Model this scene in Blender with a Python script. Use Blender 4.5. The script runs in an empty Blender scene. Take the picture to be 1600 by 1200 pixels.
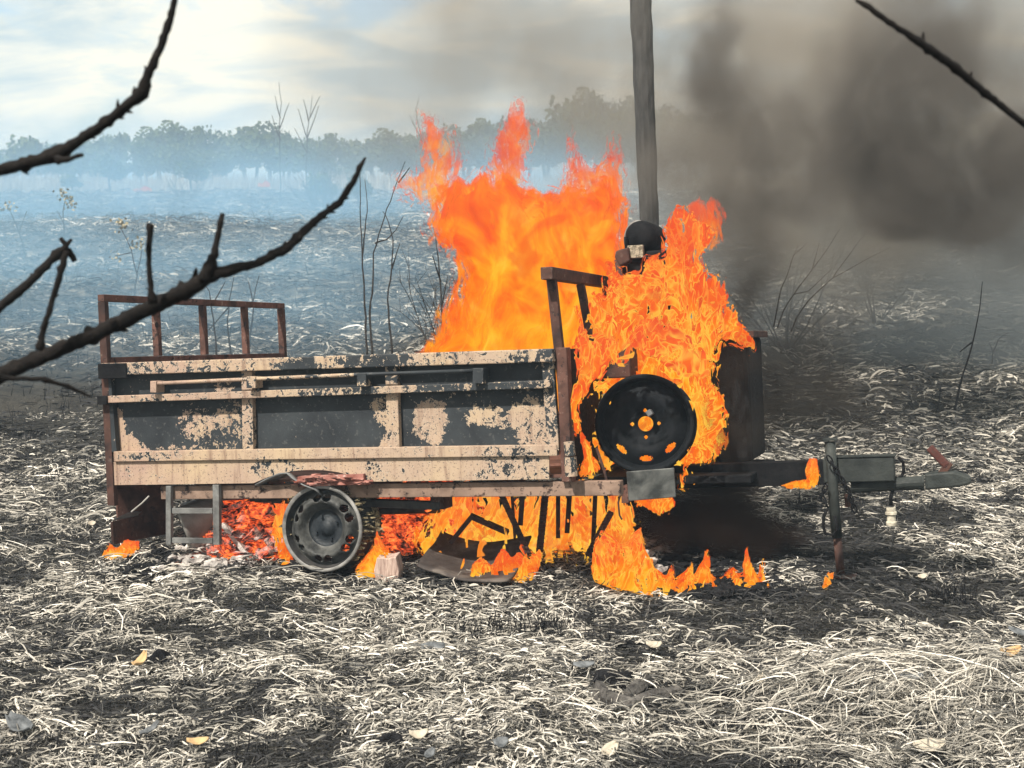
import bpy, math, random
import numpy as np
from mathutils import Vector, Matrix

# ------------------------------------------------------------------ camera, world, sun, exposure
R = math.radians
C = bpy.context.scene.collection
scene = bpy.context.scene
F = 2250.0                      # focal length in photo pixels (photo 1600 wide)
PITCH = math.atan(310 / F)
CAM = Vector((0, 0, 1.5))
cam_d = bpy.data.cameras.new('camera')
cam_d.lens = F / 1600 * 36
cam_d.sensor_width = 36
cam_d.clip_start = 0.1
cam_d.clip_end = 5000
cam_d.dof.use_dof = True
cam_d.dof.focus_distance = 5.7
cam_d.dof.aperture_fstop = 9
cam = bpy.data.objects.new('camera', cam_d)
C.objects.link(cam)
cam.location = CAM
cam.rotation_euler = (math.pi / 2 - PITCH, 0, 0)
scene.camera = cam

SUN_EL, SUN_AZ = 52, 215        # degrees, azimuth clockwise from +Y (the sun is behind the camera, to the left)
w = bpy.data.worlds.new('World')
scene.world = w
w.use_nodes = True
sun_d = bpy.data.lights.new('sun', 'SUN')
sun_d.energy = 4.8
sun_d.angle = R(1.5)
sun_d.color = (1, 0.93, 0.82)
sun = bpy.data.objects.new('sun', sun_d)
C.objects.link(sun)
_d = Vector((math.sin(R(SUN_AZ)) * math.cos(R(SUN_EL)), math.cos(R(SUN_AZ)) * math.cos(R(SUN_EL)), math.sin(R(SUN_EL))))
sun.rotation_euler = _d.to_track_quat('Z', 'Y').to_euler()
sun.location = (-10, -10, 20)
vs = scene.view_settings
vs.view_transform = 'Standard'
vs.look = 'None'
vs.exposure = 0.7
vs.gamma = 1
vs.use_curve_mapping = False
cy = scene.cycles
cy.transparent_max_bounces = 24
cy.max_bounces = 5
cy.diffuse_bounces = 2
cy.glossy_bounces = 2
cy.volume_bounces = 2
cy.volume_step_rate = 1.0
cy.volume_max_steps = 128
cy.use_denoising = True
cy.sample_clamp_indirect = 4


# ------------------------------------------------------------------ node helper
class G:
    """Small wrapper to write a node tree in a few lines."""
    def __init__(s, tree):
        s.t = tree
        tree.nodes.clear()

    def n(s, typ, **kw):
        nd = s.t.nodes.new(typ)
        for k, v in kw.items():
            setattr(nd, k, v)
        return nd

    def put(s, sock, v):
        if v is None:
            return
        if isinstance(v, bpy.types.NodeSocket):
            s.t.links.new(v, sock)
        elif isinstance(v, (tuple, list)):
            if sock.type == 'RGBA' and len(v) == 3:
                v = (*v, 1)
            sock.default_value = v
        else:
            sock.default_value = v

    def m(s, op, a, b=None, c=None, clamp=False):
        nd = s.n('ShaderNodeMath', operation=op, use_clamp=clamp)
        for i, v in enumerate((a, b, c)):
            if v is not None:
                s.put(nd.inputs[i], v)
        return nd.outputs[0]

    def v(s, op, a, b=None, scale=None):
        nd = s.n('ShaderNodeVectorMath', operation=op)
        s.put(nd.inputs[0], a)
        if b is not None:
            s.put(nd.inputs[1], b)
        if scale is not None:
            s.put(nd.inputs['Scale'], scale)
        return nd.outputs['Value'] if op in ('LENGTH', 'DISTANCE', 'DOT_PRODUCT') else nd.outputs[0]

    def coord(s, kind='Object'):
        return s.n('ShaderNodeTexCoord').outputs[kind]

    def map(s, vec, loc=(0, 0, 0), rot=(0, 0, 0), scale=(1, 1, 1)):
        nd = s.n('ShaderNodeMapping')
        s.put(nd.inputs[0], vec)
        nd.inputs['Location'].default_value = loc
        nd.inputs['Rotation'].default_value = rot
        nd.inputs['Scale'].default_value = scale
        return nd.outputs[0]

    def noise(s, vec, scale, detail=3, rough=.55, dist=0, out='Fac'):
        nd = s.n('ShaderNodeTexNoise')
        s.put(nd.inputs['Vector'], vec)
        nd.inputs['Scale'].default_value = scale
        nd.inputs['Detail'].default_value = detail
        nd.inputs['Roughness'].default_value = rough
        nd.inputs['Distortion'].default_value = dist
        return nd.outputs[out]

    def voro(s, vec, scale, feature='F1', out='Distance', rand=1):
        nd = s.n('ShaderNodeTexVoronoi', feature=feature)
        s.put(nd.inputs['Vector'], vec)
        nd.inputs['Scale'].default_value = scale
        nd.inputs['Randomness'].default_value = rand
        return nd.outputs[out]

    def mr(s, v, a, b, c=0, d=1, smooth=False):
        nd = s.n('ShaderNodeMapRange', clamp=True)
        if smooth:
            nd.interpolation_type = 'SMOOTHSTEP'
        for i, x in enumerate((v, a, b, c, d)):
            s.put(nd.inputs[i], x)
        return nd.outputs[0]

    def ramp(s, fac, stops, interp='LINEAR'):
        nd = s.n('ShaderNodeValToRGB')
        s.put(nd.inputs[0], fac)
        cr = nd.color_ramp
        cr.interpolation = interp
        while len(cr.elements) < len(stops):
            cr.elements.new(.5)
        for e, (p, c) in zip(cr.elements, stops):
            e.position = p
            e.color = (*c, 1) if len(c) == 3 else c
        return nd.outputs[0]

    def mix(s, f, a, b, blend='MIX'):
        nd = s.n('ShaderNodeMix', data_type='RGBA', blend_type=blend)
        s.put(nd.inputs['Factor'], f)
        s.put(nd.inputs['A'], a)
        s.put(nd.inputs['B'], b)
        return nd.outputs['Result']

    def attr(s, name, out='Fac'):
        return s.n('ShaderNodeAttribute', attribute_name=name).outputs[out]

    def bump(s, h, strength=.5, dist=.01):
        nd = s.n('ShaderNodeBump')
        s.put(nd.inputs['Height'], h)
        nd.inputs['Strength'].default_value = strength
        nd.inputs['Distance'].default_value = dist
        return nd.outputs[0]

    def bsdf(s, col, rough=.8, metal=0, normal=None, spec=.3):
        nd = s.n('ShaderNodeBsdfPrincipled')
        s.put(nd.inputs['Base Color'], col)
        s.put(nd.inputs['Roughness'], rough)
        s.put(nd.inputs['Metallic'], metal)
        nd.inputs['Specular IOR Level'].default_value = spec
        if normal is not None:
            s.put(nd.inputs['Normal'], normal)
        return nd.outputs[0]

    def out(s, surf=None, vol=None):
        o = s.n('ShaderNodeOutputMaterial')
        if surf is not None:
            s.put(o.inputs['Surface'], surf)
        if vol is not None:
            s.put(o.inputs['Volume'], vol)


def mat(name):
    m = bpy.data.materials.new(name)
    m.use_nodes = True
    return m, G(m.node_tree)


# ------------------------------------------------------------------ sky
g = G(w.node_tree)
sk = g.n('ShaderNodeTexSky', sky_type='NISHITA')
sk.sun_disc = False
sk.sun_elevation = R(SUN_EL)
sk.sun_rotation = R(SUN_AZ)
sk.air_density = 1.0
sk.dust_density = 1.5
dirv = g.coord('Generated')
sep = g.n('ShaderNodeSeparateXYZ')
g.put(sep.inputs[0], dirv)
zz = g.m('MAXIMUM', sep.outputs[2], 0.0)
den = g.m('ADD', zz, 0.30)
comb = g.n('ShaderNodeCombineXYZ')
g.put(comb.inputs[0], g.m('DIVIDE', sep.outputs[0], den))
g.put(comb.inputs[1], g.m('DIVIDE', sep.outputs[1], den))
cl = g.noise(g.map(comb.outputs[0], loc=(3.1, 1.7, 0), scale=(1.3, 1.2, 1)), 2.6, 6, .55, .35)
cover = g.mr(cl, .32, .50, 0, 1, True)
shade = g.noise(g.map(comb.outputs[0], loc=(7, 2, 3), scale=(1.1, 1.9, 1)), 3.2, 6, .58, .5)
ccol = g.ramp(shade, [(.36, (.50, .57, .57)), (.50, (.78, .75, .64)), (.60, (1.0, .88, .66))])
bg1 = g.n('ShaderNodeBackground')
g.put(bg1.inputs[0], sk.outputs[0])
bg1.inputs[1].default_value = 0.11
bg2 = g.n('ShaderNodeBackground')
g.put(bg2.inputs[0], ccol)
bg2.inputs[1].default_value = .82
mx = g.n('ShaderNodeMixShader')
g.put(mx.inputs[0], g.m('MULTIPLY', cover, .92))
g.put(mx.inputs[1], bg1.outputs[0])
g.put(mx.inputs[2], bg2.outputs[0])
wo = g.n('ShaderNodeOutputWorld')
g.put(wo.inputs[0], mx.outputs[0])

# ------------------------------------------------------------------ placing helpers
_fw = Vector((0, math.cos(PITCH), -math.sin(PITCH)))
_up = Vector((0, math.sin(PITCH), math.cos(PITCH)))


def ray(px, py):
    return _fw + Vector((1, 0, 0)) * ((px - 800) / F) + _up * ((600 - py) / F)


def at(px, py, Y):
    """World point seen at photo pixel (px, py) at world depth Y."""
    d = ray(px, py)
    return CAM + d * (Y / d.y)


def vnoise(x, y, seed=0):
    xi = np.floor(x).astype(np.int64)
    yi = np.floor(y).astype(np.int64)
    fx = x - xi
    fy = y - yi
    fx = fx * fx * (3 - 2 * fx)
    fy = fy * fy * (3 - 2 * fy)

    def h(a, b):
        n = (a * 374761393 + b * 668265263 + seed * 974711) & 0xffffffff
        n = ((n ^ (n >> 13)) * 1274126177) & 0xffffffff
        return ((n ^ (n >> 16)) & 0xffff) / 65535.0
    return (h(xi, yi) * (1 - fx) + h(xi + 1, yi) * fx) * (1 - fy) + (h(xi, yi + 1) * (1 - fx) + h(xi + 1, yi + 1) * fx) * fy


def fbm(x, y, seed=0, o=4):
    r = 0
    a = .5
    for i in range(o):
        r = r + a * vnoise(x, y, seed + i * 17)
        x = x * 2.03
        y = y * 2.03
        a *= .5
    return r


def sstep(a, b, x):
    t = np.clip((x - a) / (b - a), 0, 1)
    return t * t * (3 - 2 * t)


def hgt(x, y):
    x = np.asarray(x, float)
    y = np.asarray(y, float)
    z = 1.0 * sstep(28, 105, y) + (fbm(x * .09, y * .09, 5, 3) - .45) * sstep(9, 40, y) * .4
    near = 1 - .75 * np.exp(-((x - .2) / 2.2) ** 2 - ((y - 5.9) / 1.0) ** 2)
    z = z + (fbm(x * 1.7, y * 1.7, 9, 4) - .47) * .16 * near
    z = z + (fbm(x * .5, y * .5, 31, 2) - .4) * .14 * sstep(6.5, 12, y)
    z = z + (fbm(x * 2.4, y * 2.4, 77, 2) - .40) * .24 * sstep(7.5, 14, y)
    # the low heap of fallen straw at the lower right
    z = z + .09 * np.exp(-((x - 1.12) / .55) ** 2 - ((y - 4.05) / .32) ** 2)
    return z


def gp(px, py):
    """Ground point at a photo pixel."""
    d = ray(px, py)
    t = 1.5 / -d.z
    for _ in range(12):
        p = CAM + d * t
        t += (p.z - float(hgt(p.x, p.y))) / -d.z * .7
    return CAM + d * t


# ------------------------------------------------------------------ mesh helpers
class MB:
    def __init__(s):
        s.v = []
        s.f = []

    def add(s, vs, fs):
        o = len(s.v)
        s.v += [tuple(p) for p in vs]
        s.f += [tuple(i + o for i in q) for q in fs]
        return s

    def box(s, a, b):
        (x0, y0, z0), (x1, y1, z1) = a, b
        return s.add([(x0, y0, z0), (x1, y0, z0), (x1, y1, z0), (x0, y1, z0), (x0, y0, z1), (x1, y0, z1), (x1, y1, z1), (x0, y1, z1)],
                     [(3, 2, 1, 0), (4, 5, 6, 7), (0, 1, 5, 4), (1, 2, 6, 5), (2, 3, 7, 6), (3, 0, 4, 7)])

    def bar(s, p, q, wx, wy, side=(0, 1, 0)):
        """Rectangular bar from p to q; wy measured along `side`."""
        p, q = Vector(p), Vector(q)
        d = (q - p).normalized()
        b = Vector(side)
        b = (b - d * b.dot(d)).normalized()
        a = b.cross(d).normalized()
        vs = []
        for c in (p, q):
            for sx, sy in ((-1, -1), (1, -1), (1, 1), (-1, 1)):
                vs.append(c + a * sx * wx / 2 + b * sy * wy / 2)
        return s.add(vs, [(3, 2, 1, 0), (4, 5, 6, 7), (0, 1, 5, 4), (1, 2, 6, 5), (2, 3, 7, 6), (3, 0, 4, 7)])

    def tube(s, pts, rad, n=8, caps=True, jitter=0, rng=None):
        pts = [Vector(p) for p in pts]
        if not isinstance(rad, (list, tuple)):
            rad = [rad] * len(pts)
        o = len(s.v)
        prev = None
        for i, p in enumerate(pts):
            d = (pts[min(i + 1, len(pts) - 1)] - pts[max(i - 1, 0)]).normalized()
            if prev is None:
                a = d.orthogonal().normalized()
            else:
                a = (prev - d * prev.dot(d))
                a = a.normalized() if a.length > 1e-6 else d.orthogonal().normalized()
            prev = a
            b = d.cross(a)
            for k in range(n):
                t = 2 * math.pi * k / n
                r = rad[i] * (1 + (rng.uniform(-jitter, jitter) if rng else 0))
                s.v.append(tuple(p + (a * math.cos(t) + b * math.sin(t)) * r))
        for i in range(len(pts) - 1):
            for k in range(n):
                k2 = (k + 1) % n
                s.f.append((o + i * n + k, o + i * n + k2, o + (i + 1) * n + k2, o + (i + 1) * n + k))
        if caps:
            s.f.append(tuple(o + k for k in range(n))[::-1])
            s.f.append(tuple(o + (len(pts) - 1) * n + k for k in range(n)))
        return s

    def lathe(s, prof, M, n=40):
        """prof: (r, h) pairs turned about local Z, then M."""
        o = len(s.v)
        for r, h in prof:
            for k in range(n):
                t = 2 * math.pi * k / n
                s.v.append(tuple(M @ Vector((r * math.cos(t), r * math.sin(t), h))))
        for i in range(len(prof) - 1):
            for k in range(n):
                k2 = (k + 1) % n
                s.f.append((o + i * n + k, o + i * n + k2, o + (i + 1) * n + k2, o + (i + 1) * n + k))
        return s

    def prism(s, poly, nrm):
        """poly: 3-D points; extruded by the vector nrm."""
        n = len(poly)
        nrm = Vector(nrm)
        vs = [Vector(p) for p in poly] + [Vector(p) + nrm for p in poly]
        return s.add(vs, [tuple(range(n))[::-1], tuple(range(n, 2 * n))] + [(i, (i + 1) % n, n + (i + 1) % n, n + i) for i in range(n)])

    def blob(s, c, r, seed=0, amp=.3, sub=2, squash=(1, 1, 1), rot=0):
        import bmesh
        bm = bmesh.new()
        bmesh.ops.create_icosphere(bm, subdivisions=sub, radius=1)
        rg = random.Random(seed)
        ph = [Vector((rg.uniform(-1, 1), rg.uniform(-1, 1), rg.uniform(-1, 1))).normalized() for _ in range(7)]
        vs = []
        cr, sr = math.cos(rot), math.sin(rot)
        for v in bm.verts:
            d = v.co.normalized()
            k = 1 + amp * sum(math.sin(5 * d.dot(p) + i * 1.7) for i, p in enumerate(ph)) / 4
            q = d * k * r
            q = Vector((q.x * squash[0], q.y * squash[1], q.z * squash[2]))
            q = Vector((q.x * cr - q.y * sr, q.x * sr + q.y * cr, q.z))
            vs.append(Vector(c) + q)
        fs = [tuple(v.index for v in f.verts) for f in bm.faces]
        bm.free()
        return s.add(vs, fs)

    def obj(s, name, m, parent=None, bevel=0, smooth=False):
        me = bpy.data.meshes.new(name)
        me.from_pydata(s.v, [], s.f)
        me.update()
        if smooth:
            me.shade_smooth()
        me.materials.append(m)
        o = bpy.data.objects.new(name, me)
        C.objects.link(o)
        if parent is not None:
            o.parent = parent
        if bevel:
            b = o.modifiers.new('bevel', 'BEVEL')
            b.width = bevel
            b.segments = 2
            b.limit_method = 'ANGLE'
        return o


def fast_mesh(name, V, Q, m, attrs=None, smooth=False):
    """V (n,3) and quads Q (k,4) as numpy arrays."""
    me = bpy.data.meshes.new(name)
    me.vertices.add(len(V))
    me.vertices.foreach_set('co', np.ascontiguousarray(V, np.float32).ravel())
    me.loops.add(Q.size)
    me.loops.foreach_set('vertex_index', np.ascontiguousarray(Q, np.int32).ravel())
    me.polygons.add(len(Q))
    me.polygons.foreach_set('loop_start', np.arange(0, Q.size, Q.shape[1], dtype=np.int32))
    try:
        me.polygons.foreach_set('loop_total', np.full(len(Q), Q.shape[1], np.int32))
    except Exception:
        pass
    for k, a in (attrs or {}).items():
        at_ = me.attributes.new(k, 'FLOAT', 'POINT')
        at_.data.foreach_set('value', np.ascontiguousarray(a, np.float32))
    me.update(calc_edges=True)
    me.validate()
    if smooth:
        me.shade_smooth()
    me.materials.append(m)
    o = bpy.data.objects.new(name, me)
    C.objects.link(o)
    return o


def tag(o, label=None, cat=None, group=None, kind=None):
    if label:
        o['label'] = label
    if cat:
        o['category'] = cat
    if group:
        o['group'] = group
    if kind:
        o['kind'] = kind
    return o


def empty(name, loc=(0, 0, 0)):
    o = bpy.data.objects.new(name, None)
    C.objects.link(o)
    o.location = loc
    o.empty_display_size = .2
    return o


def copy_tree(o, parent=None):
    c = o.copy()
    C.objects.link(c)
    c.parent = parent
    for ch in list(o.children):
        copy_tree(ch, c)
    return c


rng = np.random.default_rng(7)
rnd = random.Random(11)

# ------------------------------------------------------------------ ground
gm, g = mat('burnt_ground')
P = g.coord('Object')
patch = g.noise(P, 1.1, 5, .6)
fine = g.noise(P, 22, 5, .7, .6)
fib = g.noise(g.map(P, scale=(1, 1.8, 1)), 75, 4, .75, 2.5)
far = g.noise(P, 3.0, 6, .72, .4)
base = g.ramp(fine, [(.35, (.008, .008, .009)), (.55, (.032, .031, .030)), (.70, (.10, .095, .085))])
ash = g.ramp(fib, [(.42, (.010, .010, .010)), (.56, (.09, .085, .075)), (.7, (.30, .28, .24))])
sepg = g.n('ShaderNodeSeparateXYZ')
g.put(sepg.inputs[0], P)
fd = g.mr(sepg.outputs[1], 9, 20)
amt = g.mr(patch, .38, .58, .15, 1)
c0 = g.mix(amt, base, ash)
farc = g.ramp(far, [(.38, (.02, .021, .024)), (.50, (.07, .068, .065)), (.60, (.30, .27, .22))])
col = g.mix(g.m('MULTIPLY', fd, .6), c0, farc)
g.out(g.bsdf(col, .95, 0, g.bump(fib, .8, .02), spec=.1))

NY, NX = 620, 420
ty = np.linspace(0, 1, NY)
ys = -14 + 16 * np.clip(ty / .08, 0, 1) + np.where(ty > .08, (np.exp((ty - .08) / .92 * 5.3) - 1) / (np.exp(5.3) - 1) * 700, 0)
tx = np.linspace(-1, 1, NX)
X = tx[None, :] * (5 + .75 * np.abs(ys)[:, None])
Y = np.repeat(ys[:, None], NX, 1)
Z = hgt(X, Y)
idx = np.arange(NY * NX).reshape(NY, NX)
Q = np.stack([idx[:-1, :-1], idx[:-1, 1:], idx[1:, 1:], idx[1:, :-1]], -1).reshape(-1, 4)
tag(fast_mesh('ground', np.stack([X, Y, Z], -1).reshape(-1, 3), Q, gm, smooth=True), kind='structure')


# ------------------------------------------------------------------ straw, ash and stubble on the ground
def strands(name, px, py, length, width, lift, m, tone, curl=1.6, upright=0.0, seg=4, heading=None):
    """Curved ribbons lying on (or standing in) the ground; arrays of one length each."""
    n = len(px)
    ang = rng.uniform(0, 2 * np.pi, n) if heading is None else heading
    k = rng.normal(0, curl, n)                   # bend over the whole length
    t = np.linspace(-.5, .5, seg + 1)[None, :]
    a = ang[:, None] + k[:, None] * t + rng.normal(0, .55, (n, seg + 1)).cumsum(1) * .35 * curl / 1.6
    step = length[:, None] / seg
    dx = np.cos(a) * step
    dy = np.sin(a) * step
    up = upright if np.ndim(upright) else np.full(n, upright)
    cx = px[:, None] + (np.cumsum(dx, 1) - dx.sum(1, keepdims=True) / 2) * (1 - up[:, None])
    cyy = py[:, None] + (np.cumsum(dy, 1) - dy.sum(1, keepdims=True) / 2) * (1 - up[:, None])
    arch = (1 - (2 * t) ** 2) * rng.uniform(0, 1, (n, 1)) ** 2 * length[:, None] * .16
    zz = hgt(cx, cyy) + lift[:, None] + arch * (1 - up[:, None]) + rng.normal(0, 1, (n, 1)) * length[:, None] * .10 * t + up[:, None] * (t + .5) * length[:, None]
    zz = np.maximum(zz, hgt(cx, cyy) - .004)
    # ribbon side vector: across the strand, tilted at random
    tilt = rng.uniform(-1.0, 1.0, (n, 1))
    sx = -np.sin(a) * np.cos(tilt)
    sy = np.cos(a) * np.cos(tilt)
    sz = np.sin(tilt) + 0 * a
    sx = np.where(up[:, None] > .5, 1.0, sx)
    sy = np.where(up[:, None] > .5, .3, sy)
    sz = np.where(up[:, None] > .5, 0.0, sz)
    wd = width[:, None] * (1 - .6 * np.abs(2 * t) ** 2) / 2
    wd = np.where(up[:, None] > .5, width[:, None] * (1 - .85 * (t + .5)) / 2, wd)
    c = np.stack([cx, cyy, zz], -1)
    sd = np.stack([sx, sy, sz], -1) * wd[..., None]
    V = np.stack([c - sd, c + sd], 2)            # n, seg+1, 2, 3
    i = np.arange(n * (seg + 1) * 2).reshape(n, seg + 1, 2)
    Q = np.stack([i[:, :-1, 0], i[:, :-1, 1], i[:, 1:, 1], i[:, 1:, 0]], -1).reshape(-1, 4)
    return fast_mesh(name, V.reshape(-1, 3), Q, m, {'tone': np.repeat(tone, (seg + 1) * 2)})


sm, g = mat('ashen_straw')
tn = g.attr('tone')
scol = g.ramp(tn, [(0, (.010, .010, .011)), (.22, (.03, .03, .032)), (.42, (.11, .107, .10)), (.62, (.32, .30, .262)), (.82, (.55, .51, .445)), (1, (.76, .72, .65))])
tr = g.n('ShaderNodeBsdfTranslucent')
g.put(tr.inputs[0], scol)
ms = g.n('ShaderNodeMixShader')
ms.inputs[0].default_value = .15
g.put(ms.inputs[1], g.bsdf(scol, .8, spec=.25))
g.put(ms.inputs[2], tr.outputs[0])
g.out(ms.outputs[0])


def field(n, y0, y1, wfac=1.0, power=1.0):
    """Positions spread evenly in log distance inside a wedge wider than the view."""
    u = rng.uniform(0, 1, n)
    y = y0 * (y1 / y0) ** (u ** power)
    x = rng.uniform(-1, 1, n) * (.52 * y + .5) * wfac
    return x, y


def burnt(x, y):
    """0 = black burnt patch, 1 = pale fallen straw."""
    b = fbm(x * 2.1, y * 3.0, 3, 4) * 1.35 + .07 + (fbm(x * 8, y * 10, 41, 3) - .43) * 1.5
    heap = np.exp(-((x - 1.2) / .75) ** 2 - ((y - 4.05) / .42) ** 2)
    pale = np.exp(-((x + .75) / 1.1) ** 2 - ((y - 5.05) / .30) ** 2)
    dark = np.exp(-((x - 1.55) / .95) ** 2 - ((y - 5.35) / .55) ** 2) + .6 * np.exp(-((x + 2.2) / .6) ** 2 - ((y - 6.3) / .6) ** 2) + 1.5 * np.exp(-((x - 1.0) / .62) ** 2 - ((y - 5.85) / .62) ** 2)
    return np.clip((b - .40) / .42 + .6 * heap + .5 * pale - .55 * dark, 0, 1)


def tones(x, y):
    b = burnt(x, y)
    t = rng.beta(2.0, 1.5, len(x)) * (.55 + .45 * b) + .12 * b
    blk = rng.uniform(0, 1, len(x)) > (.22 + .66 * b)
    return np.where(blk, rng.uniform(0, .3, len(x)), np.clip(t, 0, 1))


x, y = field(185000, 3.1, 8.0)
sc = (y / 4.5) ** .6
ln = rng.lognormal(math.log(.042), .5, len(x)) * sc
wd = rng.lognormal(math.log(.0036), .38, len(x)) * sc
keep = (burnt(x, y) > rng.uniform(-.9, .6, len(x)))
x, y, ln, wd = x[keep], y[keep], ln[keep], wd[keep]
o = strands('straw_litter', x, y, ln, wd, rng.uniform(0, .03, len(x)), sm, tones(x, y), 1.0)
tag(o, 'pale ash and scorched straw strewn over the ground in front', 'straw', kind='stuff')
x, y = field(150000, 3.1, 9.5)
sc = (y / 4.5) ** .7
k = burnt(x, y) > rng.uniform(-.5, .8, len(x))
x, y, sc = x[k], y[k], sc[k]
o = strands('ash_flakes', x, y, rng.uniform(.008, .026, len(x)) * sc, rng.uniform(.003, .007, len(x)) * sc, rng.uniform(0, .018, len(x)), sm, tones(x, y) * .92, .6, seg=1)
tag(o, 'fine broken ash and chaff flakes matted between the straws', 'ash', kind='stuff')
# long combed straw on the heap at the lower right
n = 6500
x = rng.normal(1.32, .48, n)
y = rng.normal(3.92, .19, n)
o = strands('straw_heap', x, y, rng.lognormal(math.log(.095), .5, n), rng.uniform(.0018, .0042, n), rng.uniform(0, .06, n), sm, np.clip(rng.normal(.60, .26, n), 0, 1), .8, heading=rng.normal(.35, .8, n))
tag(o, 'heap of long pale straw combed flat at the lower right', 'straw', kind='stuff')
x, y = field(175000, 7.4, 92)
sc = (y / 4.5) ** .85
ln = rng.lognormal(math.log(.040), .45, len(x)) * sc
wd = rng.uniform(.003, .0085, len(x)) * sc
b = fbm(x * .7, y * .6, 51, 3) * 1.2 + fbm(x * 2.6, y * 2.2, 61, 2) * .9
keep = b + .10 * sstep(0, 3, x) > rng.uniform(.42, 1.05, len(x))
x, y, ln, wd, b = x[keep], y[keep], ln[keep], wd[keep], b[keep]
t = np.clip(rng.beta(1.5, 1.7, len(x)) * .80 + (b - .85) * .9 - .12 * sstep(1, -3, x), 0, 1)
o = strands('burnt_grass_field', x, y, ln, wd, rng.uniform(0, .03, len(x)) * sc[keep], sm, t, 1.3, seg=3)
tag(o, 'burnt grass field of black and ashen tussocks behind the trailer', 'grass', kind='stuff')
# black upright stubble over the field
x, y = field(17000, 3.2, 70)
cl_ = fbm(x * 1.2, y * 1.2, 88, 3)
k = cl_ > rng.uniform(.40, .62, len(x))
x, y = x[k], y[k]
sc = (y / 5) ** .8
o = strands('charred_stubble', x, y, rng.uniform(.03, .11, len(x)) * sc, rng.uniform(.003, .005, len(x)) * sc, 0 * x, sm, rng.uniform(0, .25, len(x)), 1.0, upright=.8, seg=2)
tag(o, 'thin black stubble standing all over the burnt field', 'stubble', kind='stuff')
# unburnt tall grass at the far edge
gm2, g = mat('dry_tall_grass')
tn = g.attr('tone')
g.out(g.bsdf(g.ramp(tn, [(0, (.20, .15, .10)), (.6, (.45, .36, .27)), (1, (.62, .53, .42))]), .9, spec=.1))
n = 34000
x = rng.uniform(-75, 75, n)
y = rng.uniform(98, 122, n)
o = strands('tall_dry_grass', x, y, rng.uniform(.5, 1.7, n) * (.5 + fbm(x * .12, y * .3, 19, 3)), rng.uniform(.05, .11, n), 0 * x, gm2, rng.uniform(0, 1, n), 1, upright=.85, seg=2)
tag(o, 'band of tall dry unburnt grass along the far edge of the field', 'grass', kind='stuff')

# ------------------------------------------------------------------ metal and paint materials
BEIGE = (.355, .265, .200)
PINK = (.33, .225, .180)
STEEL = (.011, .014, .018)


def char_mat(name, a=(.012, .012, .014), b=(.05, .047, .045), rough=.7, scale=14, bumpd=.004, spec=.3):
    m, g = mat(name)
    P = g.coord('Object')
    n = g.noise(P, scale, 5, .6, .4)
    n2 = g.noise(P, scale * 5, 3, .6)
    g.out(g.bsdf(g.mix(g.mr(n, .35, .68), a, b), g.mr(n2, .3, .7, rough - .12, rough + .15), 0, g.bump(n2, .6, bumpd), spec=spec))
    return m


def rust_mat(name, a=(.055, .022, .016), b=(.22, .085, .055), c=(.34, .25, .20)):
    m, g = mat(name)
    P = g.coord('Object')
    n = g.noise(P, 9, 5, .6, .4)
    n2 = g.noise(P, 55, 4, .6)
    col = g.mix(g.mr(n, .32, .62), a, b)
    col = g.mix(g.m('MULTIPLY', g.mr(n2, .58, .66), g.mr(n, .45, .6)), col, c)
    col = g.mix(g.mr(g.noise(P, 24, 4, .7), .56, .64), col, (.018, .012, .012))
    g.out(g.bsdf(col, .82, 0, g.bump(n2, .5, .003), spec=.25))
    return m


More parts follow.
